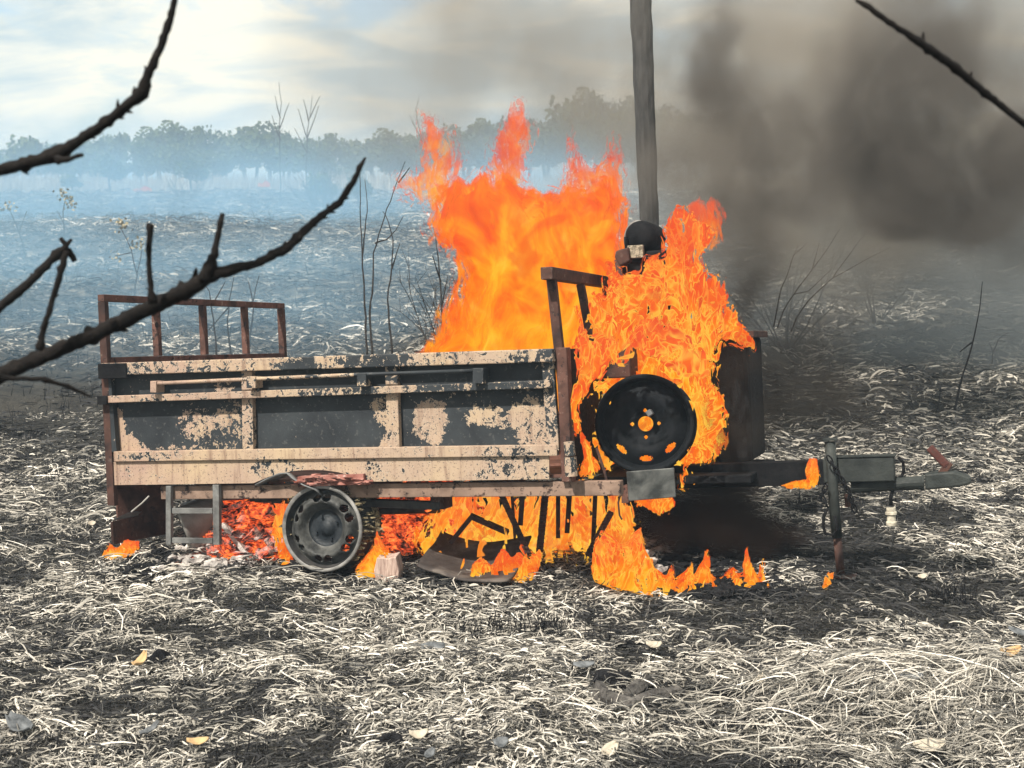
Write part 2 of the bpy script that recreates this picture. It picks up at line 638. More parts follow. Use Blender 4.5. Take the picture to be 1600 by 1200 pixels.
def paint_mat(name, bias, blobs=(), scale=20, flake=1.0, tone=0.0):
    """Scorched paint that has blistered off dark steel. blobs: (centre, radii, amount) in trailer coordinates."""
    m, g = mat(name)
    P = g.coord('Object')
    big = g.noise(P, 5.5, 4, .6, .5)
    mid = g.noise(P, scale, 5, .68, .9)
    crack = g.voro(g.map(P, scale=(1, 1, 1)), 85, 'DISTANCE_TO_EDGE')
    wob = g.noise(P, 16, 4, .65, out='Color')
    Pw = g.v('ADD', P, g.v('SCALE', g.v('SUBTRACT', wob, (.5, .5, .5)), scale=.075))
    hi = g.noise(P, 75, 3, .6, .6)
    f = g.m('ADD', g.m('ADD', g.m('MULTIPLY', g.m('SUBTRACT', mid, .5), 2.6), g.m('MULTIPLY', g.m('SUBTRACT', hi, .5), 1.3)), g.m('MULTIPLY', g.m('SUBTRACT', big, .5), 1.1))
    f = g.m('ADD', f, bias)
    for c, r, a in blobs:
        d = g.v('LENGTH', g.v('MULTIPLY', g.v('SUBTRACT', Pw, tuple(c)), (1 / r[0], .0, 1 / r[1])))
        f = g.m('ADD', f, g.m('MULTIPLY', g.mr(d, .55, 1.15, 1, 0, True), a))
    f = g.m('SUBTRACT', f, g.m('MULTIPLY', g.mr(crack, 0, .10, 1, 0), .16 * flake))
    mask = g.mr(f, -.012, .012)
    edge = g.m('MULTIPLY', g.mr(f, -.02, .01), g.mr(f, .05, .10, 1, 0))
    sp = g.n('ShaderNodeSeparateXYZ')
    g.put(sp.inputs[0], P)
    lr = g.mr(sp.outputs[0], .1, .9, 0, 1, True)
    pc = g.mix(lr, PINK, BEIGE)
    st = g.noise(P, 30, 4, .7)
    pc = g.mix(g.mr(st, .35, .75, 0, .45), pc, (.30, .21, .14))
    pc = g.mix(g.mr(g.noise(P, 4, 4, .6), .42, .7, 0, .7), pc, (.42, .32, .20))
    pc = g.mix(g.mr(g.noise(g.map(P, scale=(1, 1, 3)), 12, 4, .7), .60, .72, 0, .6), pc, (.16, .115, .09))
    strk = g.noise(g.map(P, scale=(1, 1, .08)), 38, 4, .65, .3)
    pc = g.mix(g.mr(strk, .52, .68, 0, .65), pc, (.15, .09, .065))
    pc = g.mix(g.mr(g.noise(P, 150, 2, .6), .60, .66, 0, .7), pc, (.07, .055, .05))
    pc = g.mix(g.m('MULTIPLY', edge, .55), pc, (.60, .52, .42))
    sn = g.noise(P, 6, 5, .6, .3)
    sc_ = g.mix(g.mr(sn, .35, .7), STEEL, (.030, .036, .041))
    sc_ = g.mix(g.m('MULTIPLY', g.mr(g.noise(P, 60, 3, .6), .60, .68), .35), sc_, (.11, .105, .10))
    col = g.mix(mask, sc_, pc)
    h = g.m('ADD', g.m('MULTIPLY', mask, .7), g.m('MULTIPLY', g.noise(P, 120, 3, .6), .4))
    g.out(g.bsdf(col, g.mr(mask, 0, 1, .6, .78), 0, g.bump(h, .75, .0022), spec=.3))
    return m


M_char = char_mat('charred_steel')
M_soot = char_mat('sooty_black_steel', (.003, .003, .004), (.010, .010, .011), .85, spec=.12)
M_greysteel = char_mat('scorched_grey_steel', (.07, .075, .08), (.20, .205, .205), .5, 7)
M_drawbar = char_mat('soot_dulled_drawbar', (.010, .013, .013), (.036, .041, .038), .65, 9)
M_rust = rust_mat('fire_rust', (.035, .018, .014), (.125, .060, .046), (.22, .16, .13))
M_rustd = rust_mat('dark_fire_rust', (.018, .011, .010), (.075, .035, .026), (.13, .10, .08))
M_silver = char_mat('pale_heat_faded_metal', (.17, .165, .155), (.42, .41, .38), .45, 6)

# ------------------------------------------------------------------ the trailer, in its own tilted frame (u along, v away, w up)
RT = Matrix(((.955, .295, -.043), (-.288, .95, .117), (.075, -.099, .992)))
RT = RT.to_quaternion().to_matrix()
TM = RT.to_4x4()
TM.translation = Vector((-1.637, 5.74, .291))
TI = TM.inverted()
trailer = empty('trailer')
trailer.matrix_world = TM
tag(trailer, 'burnt out utility trailer with blistered beige side panels and a long drawbar', 'trailer')


def lp(px, py, v=0.0):
    """Trailer coordinates of what is seen at photo pixel (px, py) on the plane v."""
    o = TI @ CAM
    d = TI.to_3x3() @ ray(px, py)
    return o + d * ((v - o.y) / d.y)


def lbox(px0, py0, px1, py1, v0, v1):
    """Box spanned by two opposite corners seen on the plane v0."""
    a, b = lp(px0, py0, v0), lp(px1, py1, v0)
    return MB().box((min(a.x, b.x), v0, min(a.z, b.z)), (max(a.x, b.x), v1, max(a.z, b.z)))


def rail(x0, y0, x1, y1, hpx, v, dep, mb=None):
    return (mb or MB()).bar(lp(x0, y0, v), lp(x1, y1, v), hpx / 408, dep)


bl = lambda px, py, rx, ry, a: (lp(px, py, 0), (rx / 408, ry / 408), a)
M_top = paint_mat('blistered_paint_top_rail', .22, [bl(470, 575, 50, 30, -.45), bl(590, 560, 60, 30, -.45), bl(840, 555, 40, 40, -.3), bl(210, 578, 70, 20, -.25)], 26)
M_mid = paint_mat('blistered_paint_mid_rail', .30, [bl(530, 605, 90, 30, -.35), bl(760, 600, 120, 30, -.55), bl(165, 620, 14, 20, -.6)], 30)
M_post = paint_mat('blistered_paint_posts', .30, [bl(388, 675, 14, 60, -.25), bl(616, 580, 20, 20, -.45), bl(860, 620, 40, 70, -.35), bl(172, 660, 22, 140, -.8)], 30)
M_low = paint_mat('blistered_paint_skirt', .52, [bl(425, 732, 60, 18, -.42), bl(790, 712, 70, 18, -.45), bl(560, 745, 60, 18, -.25), bl(240, 712, 70, 9, -.50), bl(800, 742, 90, 18, -.28)], 26)
M_sill = rust_mat('scorched_brown_chassis', (.10, .065, .05), (.24, .165, .125), (.05, .03, .025))
M_pan = [paint_mat('blistered_paint_left_panel', -.60, [bl(300, 662, 40, 36, .62), bl(345, 680, 45, 45, .46), bl(355, 645, 36, 22, .40), bl(182, 712, 62, 40, 1.5), bl(180, 670, 14, 40, 1.3), bl(270, 705, 70, 10, .5)], 34, 1.5),
         paint_mat('blistered_paint_middle_panel', -.72, [bl(600, 640, 34, 30, .95), bl(608, 690, 22, 30, .85), bl(600, 702, 40, 9, .6)], 34, 1.5),
         paint_mat('blistered_paint_right_panel', -.50, [bl(668, 660, 36, 42, .95), bl(740, 640, 60, 16, .15), bl(770, 655, 56, 20, .72), bl(830, 660, 40, 50, .75), bl(740, 685, 45, 20, -.25), bl(690, 690, 20, 16, .3)], 34, 1.5)]
M_up = [paint_mat('blistered_paint_upper_left_panel', -.50, [bl(345, 605, 26, 22, .6)], 34),
        paint_mat('blistered_paint_upper_middle_panel', -.75, [], 34),
        paint_mat('blistered_paint_upper_right_panel', -.70, [bl(840, 570, 40, 10, .5)], 34)]

side = tag(empty('side_panel'))
side.parent = trailer


def P_(mb, name, m, parent=trailer, bevel=.002, smooth=False):
    return mb.obj(name, m, parent, bevel, smooth)


# rails, posts and skirt of the near side
P_(rail(162, 577, 866, 555, 20, -.012, .05), 'top_rail', M_top, side, .004)
P_(rail(156, 580, 200, 579, 25, -.030, .03), 'rail_cap', M_soot, side, .003)
P_(rail(170, 624, 862, 600, 11.5, -.016, .04), 'middle_rail', M_mid, side, .003)
P_(rail(157, 625, 172, 625, 14, -.02, .05), 'rail_end', M_soot, side, .002)
for x0, x1, x2, x3, wpx in ((168, 580, 178, 706, 18), (388, 580, 390, 706, 19), (613, 566, 617, 700, 20), (856, 556, 866, 704, 18)):
    P_(MB().bar(lp(x0, x1, .006), lp(x2, x3, .006), wpx / 408, .03), 'post', M_post, side)
P_(rail(181, 713, 872, 703, 17, .002, .035), 'lower_rail', M_low, side, .003)
sk_ = MB()
# skirt, with the bite that the burst tyre tore into its lower edge
top = [lp(x, 722 - (x - 176) * .0145, -.002) for x in range(176, 880, 22)]
bot = []
for x in range(176, 880, 22):
    yb = 758 - (x - 176) * .0135
    if 400 < x < 570:
        yb -= 20 * math.sin((x - 400) / 170 * math.pi) ** .7
    bot.append(lp(x, yb, -.002))
n = len(top)
vs = [*top, *bot] + [p + Vector((0, .006, 0)) for p in [*top, *bot]]
fs = []
for i in range(n - 1):
    fs += [(i, i + 1, n + i + 1, n + i), (2 * n + i + 1, 2 * n + i, 3 * n + i, 3 * n + i + 1), (i + 1, i, 2 * n + i, 2 * n + i + 1), (n + i, n + i + 1, 3 * n + i + 1, 3 * n + i)]
fs += [(0, n, 3 * n, 2 * n), (n - 1, 3 * n - 1, 4 * n - 1, 2 * n - 1)]
sk_.add(vs, fs)
P_(sk_, 'skirt', M_low, side, 0)
# recessed sheets
for i, (xa, xb) in enumerate(((176, 382), (394, 608), (622, 862))):
    ya, yb = 632 - (xa - 170) * .034, 706 - (xa - 170) * .014
    P_(MB().prism([lp(xa - 6, 628 - (xa - 170) * .034, .022), lp(xb + 6, 628 - (xb - 170) * .034, .022), lp(xb + 6, 710 - (xb - 170) * .0145, .022), lp(xa - 6, 710 - (xa - 170) * .0145, .022)], (0, .004, 0)), 'panel', M_pan[i], side, 0)
    P_(MB().prism([lp(xa - 6, 580 - (xa - 170) * .031, .024), lp(xb + 6, 580 - (xb - 170) * .031, .024), lp(xb + 6, 626 - (xb - 170) * .034, .024), lp(xa - 6, 626 - (xa - 170) * .034, .024)], (0, .004, 0)), 'upper_panel', M_up[i], side, 0)
# long latch rod with its brackets
M_rod = paint_mat('scorched_rod', .1, [bl(680, 585, 120, 20, -.9), bl(300, 597, 120, 20, .4)], 20)
lr = P_(MB().tube([lp(246, 599, -.055), lp(400, 592, -.055), lp(570, 585, -.055), lp(745, 579, -.055)], .0075, 8), 'latch_rod', M_rod, trailer, 0, True)
for x, y, w_, h_ in ((246, 604, 11, 18), (398, 597, 16, 18), (570, 593, 15, 20), (751, 587, 17, 24)):
    P_(MB().bar(lp(x, y - h_ / 2, -.035), lp(x, y + h_ / 2, -.035), w_ / 408, .065), 'bracket', M_rod, lr, .002)

# chassis beam under the skirt, floor, far side, front and rear walls
L_, H_, W_ = 1.90, .475, 1.62
P_(rail(256, 769, 972, 762, 22, .05, .05), 'chassis_beam', M_sill, trailer, .003)
P_(MB().box((.02, .03, .0), (L_, W_ - .03, .012)), 'bed_floor', M_rust, trailer)
fs_ = P_(MB().box((.0, W_ - .03, -.05), (L_, W_, H_ - .02)), 'far_side_panel', M_rustd, trailer)
P_(MB().box((-.004, .03, -.02), (.02, W_ - .031, H_ - .03)), 'rear_wall', M_rustd, trailer)
P_(MB().box((L_ + .001, .06, -.02), (L_ + .03, W_ - .031, H_ - .0)), 'front_wall', M_soot, trailer)
for uu in (.35, 1.0, 1.55):
    P_(MB().box((uu, .08, -.055), (uu + .05, W_ - .06, -.003)), 'cross_member', M_rustd, trailer)
P_(MB().box((.3, W_ - .13, -.115), (L_ + .25, W_ - .08, -.058)), 'chassis_beam', M_rustd, trailer)
# rusty corner column at the front, with a small paint-flecked canister
P_(MB().bar(lp(880, 543, .03), lp(889, 752, .03), .040, .06), 'corner_column', M_rust, trailer, .003)
M_can = paint_mat('flecked_canister', .05, [], 30)
P_(MB().tube([lp(889, 690, -.03), lp(891, 712, -.03)], .020, 12), 'hinge_barrel', M_can, trailer, 0, False)
P_(MB().tube([lp(891, 714, -.03), lp(893, 744, -.03)], .023, 12), 'hinge_barrel', M_can, trailer, 0, False)

# rear rack: an upright frame across the tail
rr = tag(empty('rear_rack'))
rr.parent = trailer
h1 = H_ + .288
w0 = .028
rk = lambda v, z: Vector((.01, v, z))
P_(MB().bar(rk(-.01, h1), rk(W_ + .01, h1), .028, .03, (1, 0, 0)), 'top_bar', M_rust, rr)
P_(MB().bar(rk(.02, H_ + .033), rk(W_ - .02, H_ + .033), .028, .03, (1, 0, 0)), 'bottom_bar', M_rust, rr)
P_(MB().bar(rk(.005, -.08), rk(.005, h1 - .015), .03, .032, (1, 0, 0)), 'corner_post', M_rustd, rr)
P_(MB().bar(rk(W_ - .005, 0), rk(W_ - .005, h1 - .015), .03, .032, (1, 0, 0)), 'corner_post', M_rustd, rr)
for k in (1, 2, 3):
    P_(MB().bar(rk(W_ * k / 4, H_ + .048), rk(W_ * k / 4, h1 - .0145), .03, .028, (1, 0, 0)), 'upright', M_rust, rr)

# front rack, whose far part stands in the fire
fr = tag(empty('front_rack'))
fr.parent = trailer
a0 = lp(862, 428, .0)
u0 = a0.x
zt = a0.z
P_(MB().bar((u0, -.07, zt), (u0, W_ * .95, zt - .0), .045, .045, (1, 0, 0)), 'top_bar', M_rustd, fr, .003)
P_(MB().bar(lp(862, 437, .02), lp(884, 640, .02), .034, .034, (1, 0, 0)), 'upright', M_rustd, fr, .003)
for vv in (.42, .85, 1.28):
    P_(MB().bar((u0, vv, zt - .023), (u0 + .04, vv, H_ - .02), .030, .03, (1, 0, 0)), 'upright', M_rustd, fr, .003)

# tail: rust red plate and folded bumper
P_(MB().prism([lp(180, 759, .06), lp(262, 757, .30), lp(262, 812, .30), lp(182, 822, .06)], (.006, .004, 0)), 'tail_plate', M_rust, trailer)
bz = P_(MB().prism([lp(172, 815, -.02), lp(262, 797, .35), lp(262, 834, .35), lp(174, 851, -.02)], (.008, .006, 0)), 'bumper', M_rustd, trailer)
P_(MB().prism([lp(172, 815, -.02), lp(262, 797, .35), lp(264, 792, .42), lp(200, 802, .08)], (0, 0, .004)), 'bumper_lip', M_greysteel, bz)
P_(MB().tube([lp(205, 800, .02), lp(222, 786, .02), lp(233, 775, .02)], .004, 6), 'bent_wire', M_silver, bz)

# step frame hanging under the skirt
st = tag(empty('step_frame'))
st.parent = trailer
M_step = char_mat('scorched_step_steel', (.05, .05, .05), (.17, .17, .165), .6, 12)
P_(MB().bar(lp(265, 759, .01), lp(265, 851, .01), .023, .023), 'side_bar', M_step, st)
P_(MB().bar(lp(339, 757, .01), lp(340, 851, .01), .028, .023), 'side_bar', M_step, st)
P_(MB().bar(lp(270.5, 798, .011), lp(333.5, 798, .011), .022, .018), 'rung', M_step, st)
P_(MB().bar(lp(270.5, 844, .011), lp(333.5, 845, .011), .022, .018), 'rung', M_step, st)

# silver exhaust drum under the bed
sd_ = P_(MB().lathe([(.0, .05), (.05, .05), (.062, .0), (.072, -.004), (.074, .004), (.068, .012), (.07, .10), (.068, .30), (.04, .36), (0, .36)],
                    Matrix.Translation(lp(287, 824, .22)) @ Matrix.Scale(1.25, 4) @ Vector((.75, .50, .30)).to_track_quat('Z', 'Y').to_matrix().to_4x4(), 32), 'muffler', M_silver, trailer, 0, True)
P_(MB().tube([lp(285, 792, .3), lp(330, 782, .3), lp(372, 772, .3)], .017, 10), 'exhaust_pipe', M_silver, trailer, 0, True)
P_(MB().tube([lp(560, 800, .06) , lp(640, 798, .35), lp(690, 797, .5)], .013, 8), 'axle', M_char, trailer, 0, True)
P_(MB().bar(lp(520, 822, .1), (lp(520, 822, .1).x, W_ - .1, lp(520, 822, .1).z), .05, .05, (1, 0, 0)), 'axle_beam', M_char, trailer)
P_(lbox(672, 776, 694, 796, .1, .2), 'spring_shackle', M_rustd, trailer)
P_(MB().bar(lp(395, 778, .12), lp(690, 790, .12), .03, .05), 'leaf_spring', M_char, trailer)


# ---------------------------------------------------------------- steel wheels
def ring_disc(r0, r1, hfun, holes, M, nr=26, na=180, thick=.004):
    mb = MB()
    rs = [r0 + (r1 - r0) * i / nr for i in range(nr + 1)]
    idx = {}

    def vid(i, k):
        key = (i, k % na)
        if key not in idx:
            t = 2 * math.pi * (k % na) / na
            idx[key] = len(mb.v)
            mb.v.append(tuple(M @ Vector((rs[i] * math.cos(t), rs[i] * math.sin(t), hfun(rs[i])))))
        return idx[key]
    for i in range(nr):
        for k in range(na):
            rm = (rs[i] + rs[i + 1]) / 2
            t = 2 * math.pi * (k + .5) / na
            x, y = rm * math.cos(t), rm * math.sin(t)
            hit = False
            for hr, ht, a, b in holes:
                dx = x - hr * math.cos(ht)
                dy = y - hr * math.sin(ht)
                rad = dx * math.cos(ht) + dy * math.sin(ht)
                tan = -dx * math.sin(ht) + dy * math.cos(ht)
                if (rad / a) ** 2 + (tan / b) ** 2 < 1:
                    hit = True
                    break
            if not hit:
                mb.f.append((vid(i, k), vid(i, k + 1), vid(i + 1, k + 1), vid(i + 1, k)))
    return mb


def frame_at(p, out, upv=(0, 0, 1)):
    z = Vector(out).normalized()
    x = Vector(upv).cross(z).normalized()
    y = z.cross(x)
    M = Matrix((x, y, z)).transposed().to_4x4()
    M.translation = Vector(p)
    return M


M_rim = char_mat('burnt_rim_steel', (.018, .019, .019), (.085, .085, .08), .55, 16)
M_lip = char_mat('ash_grey_rim_lip', (.05, .05, .05), (.30, .29, .275), .5, 9)
M_hub = char_mat('dark_hub', (.006, .009, .013), (.02, .025, .03), .55, 20)
m_, g = mat('tyre_ash')
P = g.coord('Object')
nn = g.noise(P, 32, 5, .7, 1.2)
g.out(g.bsdf(g.ramp(nn, [(.35, (.02, .018, .016)), (.5, (.16, .13, .08)), (.62, (.50, .42, .24)), (.75, (.62, .56, .42))]), .9, 0, g.bump(nn, 1, .02)))
M_ash = m_

wc = lp(503, 826, -.02)
WM = frame_at(wc, (0.0, -1, .03))
whl = tag(empty('wheel'))
whl.parent = trailer
r = .166
P_(MB().lathe([(r - .012, .0), (r - .003, .006), (r + .003, .0), (r + .001, -.008), (r - .010, -.013)], WM, 64), 'rim_lip', M_lip, whl, 0, True)
P_(MB().lathe([(r - .006, -.010), (r - .018, -.02), (r - .020, -.045), (r - .030, -.06), (r - .032, -.10), (r - .012, -.115), (r - .002, -.15), (r + .006, -.16), (r - .002, -.168)], WM, 64), 'rim_barrel', M_rim, whl, 0, True)
P_(MB().lathe([(r - .014, -.002), (r - .020, -.022), (r - .026, -.06), (r - .036, -.12), (r - .02, -.16)], WM, 64), 'rim_inside', M_char, whl, 0, True)
holes = []
for k in range(6):
    for d in (-.17, .17):
        holes.append((.117, k * math.pi / 3 + .52 + d, .012, .016))
dsc = P_(ring_disc(.072, r - .022, lambda q: -.020 - .018 * math.cos((q - .072) / (r - .094) * math.pi * 2), holes, WM), 'rim_disc', M_rim, whl, 0, True)
dsc.modifiers.new('solid', 'SOLIDIFY').thickness = .004
P_(MB().lathe([(.073, -.036), (.070, -.042), (.064, -.046), (.030, -.050), (.028, -.040), (0, -.040)], WM, 48), 'hub', M_hub, whl, 0, True)
bolts = MB()
for k in range(4):
    t = k * math.pi / 2 + .4
    bolts.tube([WM @ Vector((.048 * math.cos(t), .048 * math.sin(t), -.050)), WM @ Vector((.048 * math.cos(t), .048 * math.sin(t), -.036))], .006, 6)
tag(P_(bolts, 'wheel_bolts', M_hub, whl, 0), kind='stuff')
ta = MB()
rg = random.Random(4)
for k in range(150):
    t = rg.uniform(-.9, 2.2) if rg.random() < .8 else rg.uniform(2.2, 3.3)
    hh = -rg.uniform(.02, .17)
    rr_ = r - .012 + rg.uniform(0, .018) + (.012 if hh < -.12 else 0)
    ta.blob(WM @ Vector((rr_ * math.cos(t), rr_ * math.sin(t), hh)), rg.uniform(.006, .014), k, .5, 1, (rg.uniform(1, 2.4), 1, rg.uniform(.3, .8)))
tag(P_(ta, 'burnt_tyre_remains', M_ash, whl, 0), kind='stuff')
P_(MB().lathe([(r - .004, -.165), (r + .016, -.160), (r + .020, -.135), (r + .006, -.12)], WM, 64), 'tyre_bead', M_ash, whl, 0, True)
# torn fender edge above the wheel
fe = MB()
ring = [lp(x, y, v) for x, y, v in ((398, 757, -.004), (415, 748, -.014), (436, 739, -.03), (448, 738, -.045), (458, 747, -.055), (474, 757, -.06), (492, 764, -.05), (500, 771, -.03))]
fe.add([*ring] + [p + Vector((.004 * math.sin(i * 3), .05 + .012 * math.sin(i * 1.7), .006 * math.sin(i * 2.4) - .012)) for i, p in enumerate(ring)], [(i, i + 1, len(ring) + i + 1, len(ring) + i) for i in range(len(ring) - 1)])
fo = P_(fe, 'torn_fender', M_greysteel, trailer, 0, True)
fo.modifiers.new('solid', 'SOLIDIFY').thickness = .005

fl_ = MB()
for k in range(70):
    c = lp(rg.uniform(462, 575), 757 - abs(rg.gauss(0, 7)), rg.uniform(-.05, .03))
    fl_.blob(c, rg.uniform(.008, .018), 900 + k, .6, 1, (rg.uniform(1, 2.6), 1, rg.uniform(.2, .5)))
fl_.bar(lp(470, 752, .0), lp(572, 748, .0), .04, .05)
M_flake = rust_mat('scaling_red_ash', (.12, .03, .02), (.36, .17, .14), (.50, .42, .38))
tag(P_(fl_, 'scaling_paint_flakes', M_flake, trailer, 0), kind='stuff')

# spare wheel rim on the front, only partly burnt through
sp_ = tag(empty('spare_wheel'))
sp_.parent = trailer
sc_c = lp(1007, 662, .30)
k_ = (TM @ sc_c).y / 408 / 5.5
SM = frame_at(sc_c, (.10, -1, .06))
rs_ = .187
M_sp = char_mat('sooty_spare_rim', (.003, .004, .005), (.009, .011, .014), .75, 10, spec=.12)
P_(MB().lathe([(rs_ - .014, .004), (rs_ - .004, .010), (rs_ + .003, .004), (rs_ + .001, -.006), (rs_ - .012, -.012), (rs_ - .02, -.05), (rs_ - .03, -.10), (rs_ - .006, -.14), (rs_ + .002, -.15)], SM, 72), 'rim_barrel', M_sp, sp_, 0, True)
P_(MB().lathe([(rs_ - .012, .004), (rs_ - .020, -.014), (rs_ - .026, -.03), (rs_ - .030, -.06), (rs_ - .02, -.14)], SM, 72), 'rim_inside', M_sp, sp_, 0, True)
holes = [(.132, -math.pi / 2 + d, .011, .026) for d in (-.78, 0, .78)]
holes += [(.052, math.pi / 2 * k, .0075, .0075) for k in range(4)]
dsc = P_(ring_disc(.029, rs_ - .024, lambda q: -.030 + .014 * math.cos((q - .029) / .134 * math.pi * 2 + 2.6), holes, SM, 34, 200), 'rim_disc', M_sp, sp_, 0, True)
dsc.modifiers.new('solid', 'SOLIDIFY').thickness = .004
P_(MB().bar(SM @ Vector((.022, .040, -.03)), SM @ Vector((.022, .040, .03)), .022, .022), 'clamp_bolt', M_greysteel, sp_)
tr_ = MB()
for k in range(70):
    t = rg.uniform(2.3, 3.9)
    tr_.blob(SM @ Vector(((rs_ + .003) * math.cos(t), (rs_ + .003) * math.sin(t), -rg.uniform(.01, .09))), rg.uniform(.004, .010), k, .5, 1)
tag(P_(tr_, 'burnt_tyre_remains', M_ash, sp_, 0), kind='stuff')

# number plate blank, heat-greyed
m_, g = mat('heat_greyed_plate')
P = g.coord('Object')
n1 = g.noise(P, 11, 4, .6, .6)
n2 = g.noise(P, 70, 3, .6)
g.out(g.bsdf(g.mix(g.mr(n1, .35, .65), (.025, .028, .028), (.12, .125, .12)), .55, .2, g.bump(n2, .3, .002)))
plt = P_(MB().prism([lp(978, 737, .2), lp(1053, 731, .2), lp(1056, 777, .2), lp(982, 783, .2)], (0, .012, 0)), 'number_plate', m_, trailer, .003)
tag(plt, 'heat greyed blank plate under the spare wheel')
P_(lbox(970, 760, 982, 786, .22, .3), 'plate_bracket', M_rust, trailer)
P_(MB().tube([lp(972, 765, .25), lp(966, 785, .25), lp(968, 805, .25), lp(972, 812, .25)], .004, 6), 'hanging_wire', M_rustd, trailer)
P_(MB().tube([lp(932, 700, .1), lp(944, 735, .1), lp(953, 775, .1)], .006, 6), 'hanging_wire', M_rustd, trailer)

# drawbar, box sleeve, coupling, jack
V = .55
db = P_(MB().bar(lp(1000, 746, V), lp(1292, 737, V), .092, .09), 'drawbar', M_soot, trailer, .004)
P_(MB().bar(lp(1288, 734, V), lp(1398, 731, V), .092, .10), 'box_sleeve', M_drawbar, trailer, .004)
P_(MB().bar(lp(1289, 713.8, V - .02), lp(1400, 711, V - .02), .006, .07), 'sleeve_lip', M_drawbar, trailer, .001)
cp = tag(empty('coupling'))
cp.parent = trailer
P_(MB().tube([lp(1330, 760, V), lp(1440, 754, V)], .026, 14), 'tube', M_drawbar, cp, 0, False)
P_(MB().tube([lp(1440, 754, V), lp(1444, 754, V)], .031, 14), 'collar', M_drawbar, cp, 0, False)
pr = [lp(1444, 741, V - .04), lp(1470, 738, V - .04), lp(1490, 737, V - .04), lp(1517, 746, V - .04), lp(1518, 756, V - .04), lp(1500, 761, V - .04), lp(1446, 766, V - .04)]
P_(MB().prism(pr, (0, .09, 0)), 'coupler_head', M_drawbar, cp, .008)
P_(MB().bar(lp(1470, 742, V), lp(1484, 722, V), .028, .03), 'lever_mount', M_rustd, cp, .003)
M_lever = rust_mat('dull_red_lever', (.03, .010, .009), (.085, .030, .024), (.05, .03, .025))
P_(MB().bar(lp(1480, 728, V), lp(1452, 699, V), .030, .035), 'lever', M_lever, cp, .006)
P_(MB().tube([lp(1403, 714, V), lp(1411, 722, V), lp(1412, 736, V), lp(1409, 745, V), lp(1402, 748, V)], .006, 8), 'cable_loop', M_soot, cp, 0, True)
P_(MB().tube([lp(1395, 765, V), lp(1392, 778, V), lp(1392, 790, V)], .007, 8), 'plug_cable', M_soot, cp, 0, True)
m_, g = mat('dirty_cream_plastic')
P = g.coord('Object')
g.out(g.bsdf(g.mix(g.mr(g.noise(P, 40, 3), .4, .65), (.60, .56, .45), (.28, .25, .2)), .5))
pg_ = P_(MB().lathe([(0, 0), (.018, 0), (.018, -.014), (.022, -.018), (.022, -.026), (.016, -.03), (.017, -.052), (.021, -.055), (.020, -.068), (0, -.068)], Matrix.Translation(lp(1392, 793, V)), 20), 'electric_plug', m_, cp, 0, False)
P_(MB().tube([lp(1324, 772, V), lp(1325, 792, V)], .012, 8), 'drop_pin', M_rustd, cp, 0)

jk = tag(empty('jack_stand'))
jk.parent = trailer
Vj = V - .075
foot = lp(1317, 908, Vj)
P_(MB().tube([lp(1297, 690, Vj), lp(1301, 760, Vj), lp(1308, 840, Vj)], .020, 16), 'outer_tube', M_drawbar, jk, 0, True)
P_(MB().tube([lp(1308, 836, Vj), lp(1314, 900, Vj)], .0165, 14), 'inner_tube', M_rustd, jk, 0, True)
P_(MB().bar(lp(1286, 687, Vj), lp(1308, 686, Vj), .007, .055), 'top_cap', M_drawbar, jk, .001)
P_(MB().bar(lp(1296, 899, Vj), lp(1338, 901, Vj), .010, .10), 'foot_plate', M_rustd, jk, .003)


def chain(name, pts, parent, pitch=.030, r=.010, wr=.0032):
    seg = []
    P = [Vector(p) for p in pts]
    path = []
    for a, b in zip(P[:-1], P[1:]):
        k = max(1, int((b - a).length / (pitch * .62)))
        path += [a.lerp(b, i / k) for i in range(k)]
    path.append(P[-1])
    root = tag(empty(name))
    root.parent = parent
    for i in range(len(path) - 1):
        a, b = path[i], path[i + 1]
        d = (b - a).normalized()
        s = Vector((0, 1, 0)) if i % 2 else d.cross(Vector((0, 1, 0))).normalized()
        c = (a + b) / 2
        loop = []
        for k in range(11):
            t = 2 * math.pi * k / 10
            loop.append(c + d * math.cos(t) * pitch * .62 + s * math.sin(t) * r * .8)
        P_(MB().tube(loop, wr, 5, False), 'link', M_soot, root, 0, True)


chain('safety_chain', [lp(1294, 714, V - .13), lp(1310, 740, V - .13), lp(1326, 768, V - .13), lp(1336, 798, V - .13)], trailer)
chain('safety_chain', [lp(1290, 760, V - .12), lp(1284, 776, V - .12), lp(1292, 790, V - .12)], trailer)
P_(MB().tube([lp(1292, 796, V - .12), lp(1287, 808, V - .12), lp(1286, 822, V - .12), lp(1290, 834, V - .12), lp(1302, 836, V - .12), lp(1309, 826, V - .12), lp(1304, 806, V - .12)], .006, 8), 'chain_hook', M_soot, trailer, 0, True)

# ---------------------------------------------------------------- engine standing on the front of the trailer
eng = empty('engine')
eng.matrix_world = TM
tag(eng, 'burning black engine with a round air filter on top, standing on the trailer front', 'engine')
E_ = lambda mb, name, m, parent=eng, bevel=.004, smooth=False: mb.obj(name, m, parent, bevel, smooth)
Ve = .62
hs = E_(lbox(985, 540, 1108, 728, Ve + .14, Ve + .5), 'housing', M_soot, bevel=.01)
for k in range(6):
    E_(MB().bar(lp(990 + k * 20, 560, Ve + .128), lp(992 + k * 20, 700, Ve + .128), .012, .022), 'cooling_fin', M_soot, hs, .002)
E_(lbox(1110, 528, 1176, 722, Ve + .26, Ve + .7), 'fuel_tank', M_soot, bevel=.02)
E_(lbox(1105, 520, 1178, 527, Ve + .25, Ve + .71), 'tank_lid', M_rustd, bevel=.003)
E_(lbox(985, 470, 1048, 539, Ve + .04, Ve + .3), 'cylinder', M_soot, bevel=.015)
E_(lbox(978, 404, 1040, 469, Ve + .05, Ve + .26), 'cylinder_head', M_soot, bevel=.015)
